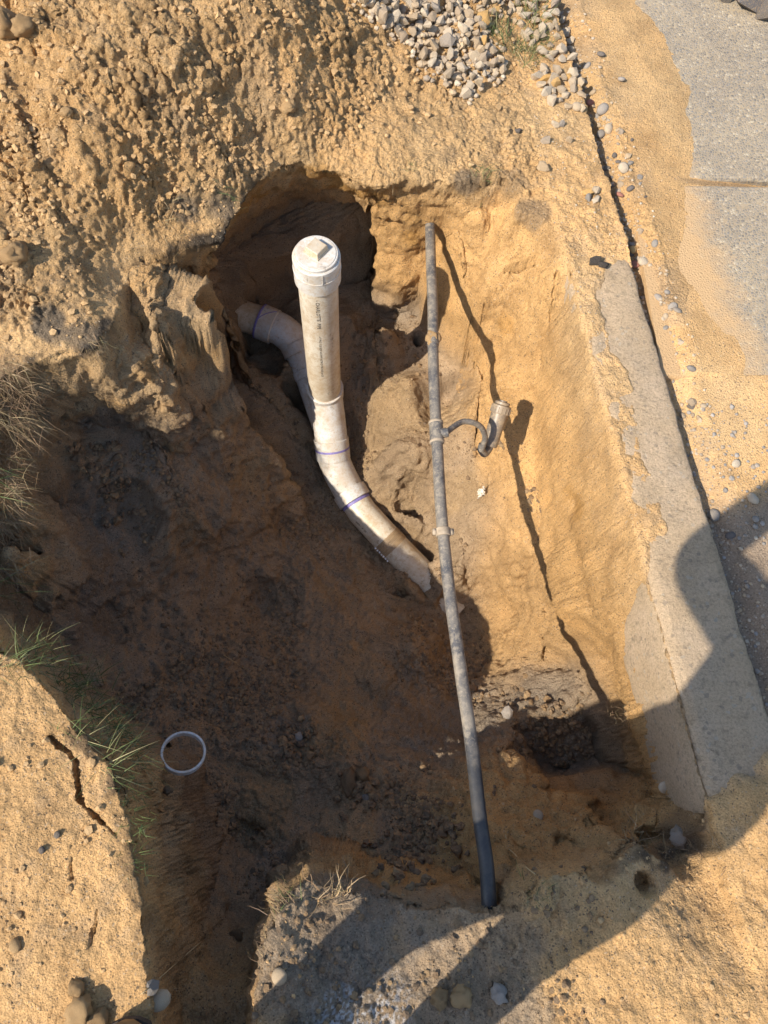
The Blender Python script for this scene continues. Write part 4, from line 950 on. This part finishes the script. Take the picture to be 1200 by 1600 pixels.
# ---------------------------------------------------------------- grass, roots and straws
def blades(name, pts, n, length, mat, lean=(0, 0, 1), spread=.8, width=.0022, droop=.5, foot=.02, label=None, cat='grass', group=None, curl=0, tmax=1.0):
    Vs = []; Fs = []; tint = []; c0 = V(pts[0])
    for i in range(n):
        p = V(random.choice(pts))+Vector((random.gauss(0, foot), random.gauss(0, foot), 0)); p.z = hgt(p.x, p.y)-.004 if abs(hgt(p.x, p.y)-p.z) < .12 else p.z
        d = (Vector(lean)+Vector((random.gauss(0, spread), random.gauss(0, spread), random.gauss(0, spread*.4)))).normalized(); L_ = length*random.uniform(.35, 1.15); w_ = width*random.uniform(.6, 1.2)
        s_ = d.cross(Vector((random.gauss(0, 1), random.gauss(0, 1), random.gauss(0, 1)))).normalized(); b0 = len(Vs); K = 5; q = p.copy(); t_ = random.random()*tmax
        for k_ in range(K+1):
            ww = w_*(1-(k_/K)**1.5*.92); Vs += [q-s_*ww/2-c0, q+s_*ww/2-c0]; tint += [t_, t_]
            d = (d+Vector((random.gauss(0, curl), random.gauss(0, curl), -droop/K+random.gauss(0, curl*.5)))).normalized(); q = q+d*L_/K
        for k_ in range(K): a = b0+2*k_; Fs.append((a, a+1, a+3, a+2))
    o = mesh_obj(name, Vs, Fs, mat, smooth=False); o.location = c0
    a_ = o.data.attributes.new('tint', 'FLOAT', 'POINT'); a_.data.foreach_set('value', np.array(tint, dtype=np.float32)); tag(o, label, cat, group); return o
def hp_(*uv): return [hitz(u, v, PZ) for u, v in uv]
blades('grass_tuft', hp_((40,1030),(70,1045),(95,1060),(110,1075),(140,1065)), 280, .10, M_GRASS, (.5, .25, .75), .55, .0018, .9, .02, 'large green grass tuft overhanging the left rim of the hole')
blades('grass_tuft', hp_((110,1090),(150,1110),(140,1130),(170,1130)), 260, .07, M_GRASS, (.4, 0, .6), .6, .0019, 1.0, .02, 'short dense grass under the large tuft on the left rim', tmax=.5)
blades('grass_tuft', hp_((165,1150),(180,1165),(190,1190)), 190, .10, M_GRASS, (.5, .1, .5), .5, .0017, .8, .015, 'spiky grass tuft on the left rim beside the white ring')
blades('grass_tuft', hp_((185,1230),(200,1290),(205,1340)), 170, .045, M_GRASS, (.4, 0, .3), .6, .0014, 1.3, .018, 'thin strip of shaded grass hanging down the left bank', tmax=.4)
blades('grass_tuft', hp_((2,560),(15,600),(5,640),(20,660),(-5,690),(10,620)), 1300, .085, M_DRYG, (.55, -.35, .1), .55, .0013, 1.1, .03, 'brown mat of dead grass at the left edge above the other', curl=.1)
blades('grass_tuft', hp_((0,760),(-5,800),(5,850),(-5,720),(-10,880)), 1300, .08, M_DRYG, (.5, -.5, .1), .55, .0013, 1.2, .03, 'dark hanging mat of dead grass at the middle of the left edge', curl=.12)
blades('grass_tuft', hp_((-10,750),(0,780),(-5,900),(0,930)), 30, .11, M_GRASS, (.7, -.1, .45), .4, .002, 1.0, .02, 'long green and straw blades reaching in from the left edge')
blades('grass_tuft', hp_((775,50),(780,65),(790,55),(800,75),(785,42)), 150, .07, M_GRASS, (-.2, .1, .9), .5, .0022, .5, .02, 'left green grass clump growing in the gravel at the top')
blades('grass_tuft', hp_((822,5),(830,25),(836,45),(826,-10)), 150, .075, M_GRASS, (.0, .1, .9), .5, .0022, .5, .02, 'tall grass clump at the top edge left of the curb', tmax=.8)
blades('grass_tuft', hp_((815,70),(830,85),(838,70),(845,60),(822,95)), 220, .06, M_GRASS, (.1, -.1, .9), .5, .002, .5, .02, 'lowest grass clump growing between stones near the curb')
blades('grass_tuft', hp_((755,272),(765,270)), 46, .045, M_GRASS, (0, .1, .9), .7, .0016, .6, .01, 'small grass sprig at the rim above the sandy slope')
blades('grass_tuft', hp_((640,265),(645,258)), 30, .035, M_GRASS, (0, 0, .9), .7, .0015, .6, .008, 'tiny grass sprig at the rim above the black pipe end')
blades('grass_tuft', hp_((262,320),(290,330),(275,350)), 90, .06, M_DRYG, (.1, -.4, .5), .7, .0016, .9, .02, 'withered grass sticking out under the spoil heap', curl=.15)
blades('grass_tuft', hp_((345,290),(355,300)), 34, .05, M_GRASS, (.1, -.3, .6), .7, .0015, .9, .012, 'few green blades at the rim left of the deep pocket', curl=.1)
blades('root_bunch', hp_((120,525),(140,535),(100,530)), 120, .07, M_DRYG, (.2, -.5, .2), .6, .0012, 1.0, .02, 'fine dark roots hanging from the turf edge at left', 'roots', curl=.3)
blades('root_bunch', hp_((500,1400),(520,1395),(535,1390)), 60, .09, M_DRYG, (.2, .4, .6), .5, .0024, .9, .01, 'curled straw-coloured roots on the near bank', 'roots', curl=.35)
blades('root_bunch', hp_((437,1430),(432,1470),(428,1500),(440,1410)), 130, .05, M_DRYG, (-.7, .2, .3), .5, .0014, .8, .012, 'roots fringing the left side of the sunlit lump on the near bank', 'roots', curl=.35)
blades('grass_tuft', hp_((450,1400),(465,1398),(440,1405)), 34, .05, M_GRASS, (-.2, .3, .9), .5, .0018, .5, .01, 'small green sprig on the sunlit lump of the near bank')
blades('root_bunch', hp_((1030,1330),(1060,1310),(1085,1330),(1000,1330)), 130, .06, M_DRYG, (-.3, .3, .6), .6, .0013, .7, .02, 'fine roots in the notch at the lower right of the hole', 'roots', curl=.3)
blades('root_bunch', hp_((960,1115),(975,1125),(985,1120)), 60, .035, M_DRYG, (-.2, .2, .4), .7, .0012, .8, .01, 'tangle of small roots in the sunlit patch under the curb', 'roots', curl=.4)
blades('root_bunch', hp_((330,1590),(335,1580)), 46, .04, M_DRYG, (0, 0, .7), .7, .0018, .8, .008, 'tuft of straw roots at the bottom edge', 'roots', curl=.3)
blades('root_bunch', hp_((845,1395),(830,1385),(838,1410)), 40, .035, M_GRASS, (0, 0, .8), .6, .0012, .8, .01, 'wisps of grass on the sunlit block at the pipe end', 'roots', curl=.2)
for (u, v, L_, a_, lab) in [(370,1037,.085,-.5,'thin straw lying on the shaded floor'),(545,1018+330,.05,1.2,'short straw on the floor near the pipe'),(803,1330,.06,1.5,'thin upright root twig near the black pipe end'),(270,1510,.07,.6,'pale straw across the grey soil in the trench'),
                            (610,270,.05,2,'thin twig at the rim of the pocket'),(815,95,.09,-1.0,'long dry stem in the gravel by the grass')]:
    p = V(hitz(u, v, PZ)); d = Vector((math.cos(a_), math.sin(a_), 0)); pts = []
    for k_ in range(6): q_ = p+d*(L_*(k_/5-.5)); q_.z = hgt(q_.x, q_.y)+.005+.004*math.sin(k_*1.3); pts.append(q_)
    org = empty('twig', p); bpy.data.objects.remove(org); v_, f_ = tube(smooth_path(pts, 3), .0012, 6); o = mesh_obj('twig', [a-p for a in v_], f_, M_STRAW); o.location = p; tag(o, lab, 'twig')
# crumpled white scrap on the slope
p = V(hitz(757, 770, PZ)); bm = bmesh.new(); bmesh.ops.create_grid(bm, x_segments=9, y_segments=11, size=.5)
for v_ in bm.verts:
    c = v_.co; r_ = random.random(); v_.co = Vector((c.x*.030+random.uniform(-.003, .003), c.y*.044+random.uniform(-.003, .003), .006+random.uniform(-.004, .007)))
bmesh.ops.delete(bm, geom=random.sample(list(bm.faces), 26), context='FACES'); n_ = nrm(p.x, p.y)
bmesh.ops.transform(bm, matrix=n_.to_track_quat('Z', 'Y').to_matrix().to_4x4(), verts=bm.verts)
ext = bmesh.ops.solidify(bm, geom=bm.faces[:], thickness=.0008)
o = bm_obj('paper_scrap', bm, M_PAPER, smooth=False); o.location = p+n_*.006; tag(o, 'crumpled white scrap stuck on the sunlit slope right of the black pipe', 'scrap')

# ---------------------------------------------------------------- the person taking the picture
def skin_mesh(name, verts, edges, radii, mat, parent, root=0, sub=2):
    me_ = bpy.data.meshes.new(name); me_.from_pydata([tuple(v) for v in verts], edges, []); ob = bpy.data.objects.new(name, me_); COL.objects.link(ob)
    ob.modifiers.new('s', 'SKIN'); 
    for i, r_ in enumerate(radii): me_.skin_vertices[0].data[i].radius = (r_, r_) if not isinstance(r_, tuple) else r_
    me_.skin_vertices[0].data[root].use_root = True
    sb = ob.modifiers.new('u', 'SUBSURF'); sb.levels = sub; sb.render_levels = sub
    dg = bpy.context.evaluated_depsgraph_get(); out = bpy.data.meshes.new_from_object(ob.evaluated_get(dg)); bpy.data.objects.remove(ob)
    out.polygons.foreach_set('use_smooth', [True]*len(out.polygons)); out.materials.clear(); out.materials.append(mat); out.name = name
    return link(bpy.data.objects.new(name, out), parent)
def person():
    LF = Vector(LFOOT); RF = Vector(RFOOT)
    root = empty('person', ((LF.x+RF.x)/2, (LF.y+RF.y)/2, 0)); O = root.location
    tag(root, 'person in dark jacket and brown boots on the near bank holding a phone', 'person')
    pel = Vector(((LF.x+RF.x)/2+.035, LF.y-.02, .98)); ch = pel+Vector((.01, .07, .28)); sh = ch+Vector((.01, .06, .17)); nk = sh+Vector((0, .03, .09)); hd = nk+Vector((.01, .06, .10))
    lS, rS = sh+Vector((-.19, 0, -.01)), sh+Vector((.19, 0, -.01))
    lE, rE = Vector(LELB), Vector(RELB)
    ph = Vector((0, -.012, CAMH+.018)); lW = ph+Vector((-.115, -.055, -.01)); rW = ph+Vector((.115, -.055, -.01))
    # one continuous body
    Vv = [pel, ch, sh, nk, hd+Vector((0, .0, 0)), lS, lE, lW, rS, rE, rW]
    Ee = [(0, 1), (1, 2), (2, 3), (3, 4), (2, 5), (5, 6), (6, 7), (2, 8), (8, 9), (9, 10)]; Rr = [(.145, .11), (.145, .115), (.12, .10), .062, .075, .075, .050, .032, .075, .050, .032]
    for F_, sgn in ((LF, -1), (RF, 1)):
        hip = pel+Vector((.10*sgn, 0, -.06)); kn = Vector((F_.x, F_.y+.035, .50)); an = Vector((F_.x, F_.y-.02, .10)); toe = an+Vector((-.005, .13, -.04)); b0 = len(Vv)
        Vv += [hip, kn, an, toe]; Ee += [(0, b0), (b0, b0+1), (b0+1, b0+2), (b0+2, b0+3)]; Rr += [.098, .072, .050, .035]
    skin_mesh('body', [v-O for v in Vv], Ee, Rr, M_JEANS, root)
    # jacket over torso and arms
    skin_mesh('jacket', [v-O for v in (pel+Vector((0, 0, .0)), ch, sh, nk-Vector((0, .01, .03)), lS, lE, lW+(lE-lW)*.12, rS, rE, rW+(rE-rW)*.12)],
              [(0, 1), (1, 2), (2, 3), (2, 4), (4, 5), (5, 6), (2, 7), (7, 8), (8, 9)], [(.155, .13), (.155, .13), (.135, .11), .075, .088, .064, .042, .088, .064, .042], M_CLOTH, root)
    # head
    bm = bmesh.new(); bmesh.ops.create_icosphere(bm, subdivisions=4, radius=1); fwd = Vector((.0, .72, -.69)).normalized(); upv = Vector((0, .69, .72)); rt = Vector((1, 0, 0))
    for v_ in bm.verts:
        x, y, z = v_.co; w_ = .076*(1-.18*max(0, -z)); X_ = x*w_; Z_ = z*.118; Y_ = y*.096*(1-.15*max(0, -z) if y > 0 else 1)
        if y > 0: Y_ += .026*math.exp(-((x/.16)**2+((z+.12)/.20)**2)); Y_ -= .010*(math.exp(-(((x-.38)/.16)**2+((z-.06)/.10)**2))+math.exp(-(((x+.38)/.16)**2+((z-.06)/.10)**2)))
        if y > 0: Y_ += .006*math.exp(-((x/.3)**2+((z+.52)/.07)**2))-.004*math.exp(-((x/.34)**2+((z+.50)/.025)**2))
        v_.co = rt*X_+fwd*Y_+upv*Z_+hd+Vector((0, .02, .03))-O
    bm_obj('head', bm, M_SKIN, root); hc = hd+Vector((0, .02, .03))
    for s_ in (-1, 1):
        bm = bmesh.new(); bmesh.ops.create_icosphere(bm, subdivisions=2, radius=.011); bmesh.ops.translate(bm, vec=hc+rt*.029*s_+fwd*.078+upv*.008-O, verts=bm.verts); bm_obj('eye', bm, M_EYE, root)
        bm = bmesh.new(); bmesh.ops.create_icosphere(bm, subdivisions=3, radius=1)
        for v_ in bm.verts: c = v_.co; v_.co = rt*(c.x*.010+.078*s_)+fwd*(c.y*.018-.008)+upv*(c.z*.031)+hc-O
        bm_obj('ear', bm, M_SKIN, root)
    bm = bmesh.new(); bmesh.ops.create_icosphere(bm, subdivisions=4, radius=1)
    for v_ in list(bm.verts):
        c = v_.co; rr = 1+.02*math.sin(c.x*31+c.z*17)+.015*math.sin(c.y*43); v_.co = rt*c.x*.083*rr+fwd*(c.y*.104-.010)*rr+upv*(c.z*.124+.010)*rr
    bmesh.ops.delete(bm, geom=[v_ for v_ in bm.verts if v_.co.dot(fwd) > .045 and v_.co.dot(upv) < .062 or v_.co.dot(upv) < -.06], context='VERTS')
    bmesh.ops.translate(bm, vec=hc-O, verts=bm.verts); bm_obj('hair', bm, M_HAIR, root)
    # hands: palm, four fingers curled round the phone edge, thumb on the back
    for s_, Wp in ((-1, lW), (1, rW)):
        pc = ph+Vector((.088*s_, -.035, .004)); vs = [Wp, pc]; es = [(0, 1)]; rs = [(.028, .020), (.036, .016)]
        for k_ in range(4):
            off = Vector((0, (k_-1.5)*.021, 0)); kn = ph+Vector((.080*s_, -.02, 0))+off+Vector((0, 0, -.004)); m1 = kn+Vector((-.014*s_, .002, -.018-.002*(k_ == 1))); m2 = m1+Vector((-.018*s_, 0, -.001 if False else .0)); b0 = len(vs)
            m1 = kn+Vector((.004*s_, .010, .012)); m2 = m1+Vector((-.022*s_, .006, .010)); m3 = m2+Vector((-.018*s_, .002, -.004-.001*k_))
            vs += [kn, m1, m2, m3]; es += [(1, b0), (b0, b0+1), (b0+1, b0+2), (b0+2, b0+3)]; rs += [.0105, .0095, .009, .0075]
        b0 = len(vs); vs += [pc+Vector((-.006*s_, -.032, .008)), pc+Vector((-.030*s_, -.036, .016)), pc+Vector((-.048*s_, -.026, .014))]; es += [(1, b0), (b0, b0+1), (b0+1, b0+2)]; rs += [.014, .011, .009]
        skin_mesh('hand', [v-O for v in vs], es, rs, M_SKIN, root)
    # boots
    for F_, sgn in ((LF, -1), (RF, 1)):
        bt = empty('boot', F_); bt.parent = root; bt.location = F_-O
        bm = bmesh.new(); secs = [(-.085, .034, .075), (-.06, .040, .090), (-.02, .040, .100), (.04, .040, .078), (.09, .046, .060), (.14, .050, .056), (.175, .046, .052), (.198, .032, .042), (.206, .012, .028)]; prev = None; n_ = 20
        for (y_, w_, h_) in secs:
            rw = [bm.verts.new((w_*math.cos(2*math.pi*k/n_), y_, max(.018, .018+h_*.5+h_*.5*math.sin(2*math.pi*k/n_)))) for k in range(n_)]
            if prev:
                for k in range(n_): bm.faces.new((prev[k], prev[(k+1) % n_], rw[(k+1) % n_], rw[k]))
            else: bm.faces.new(rw)
            prev = rw
        bm.faces.new(prev[::-1]); bmesh.ops.recalc_face_normals(bm, faces=bm.faces); bm_obj('upper', bm, M_BOOT, bt)
        v_, f_ = tube([(0, -.03, .05), (0, -.035, .12), (0, -.03, .20)], [.045, .050, .056], 24); mesh_obj('shaft', v_, f_, M_BOOT, bt)
        bm = bmesh.new(); out = [(w_*1.06, y_) for y_, w_, h_ in secs]; ol = out+[(-a, b) for a, b in out[::-1]]; lo = [bm.verts.new((a, b, 0)) for a, b in ol]; hi = [bm.verts.new((a, b, .020)) for a, b in ol]
        for i in range(len(ol)): j = (i+1) % len(ol); bm.faces.new((lo[i], lo[j], hi[j], hi[i]))
        bm.faces.new(lo[::-1]); bm.faces.new(hi); bm_obj('sole', bm, M_SOLE, bt, smooth=False)
        # toe cap seam
        v_, f_ = tube([(.047*math.cos(a), .135+.006*math.sin(a), .020+.055*math.sin(a)) for a in np.linspace(0, math.pi, 13)], .0022, 6); mesh_obj('toe_seam', v_, f_, M_BOOT, bt)
    return ph
LFOOT = (-.395, -.575, .012); RFOOT = (-.10, -.60, .005); LELB = (-.31, -.21, 1.24); RELB = (.27, -.34, 1.24)
ph = person()
bm = bmesh.new(); bmesh.ops.create_cube(bm, size=1); bmesh.ops.scale(bm, vec=(.147, .0715, .0078), verts=bm.verts)
bmesh.ops.bevel(bm, geom=[e for e in bm.edges if abs((e.verts[0].co-e.verts[1].co).normalized().z) > .9], offset=.011, segments=5, affect='EDGES')
o = bm_obj('phone', bm, M_PHONE, smooth=False); fw = Vector((RM[0,2], RM[1,2], RM[2,2])); o.rotation_euler = cam.matrix_world.to_euler(); o.rotation_euler.rotate_axis('Z', R(90))
o.location = Vector((0, 0, CAMH))-fw*.012-Vector((RM[0,1], RM[1,1], RM[2,1]))*.045; tag(o, 'phone held over the hole by the person taking the picture', 'phone')
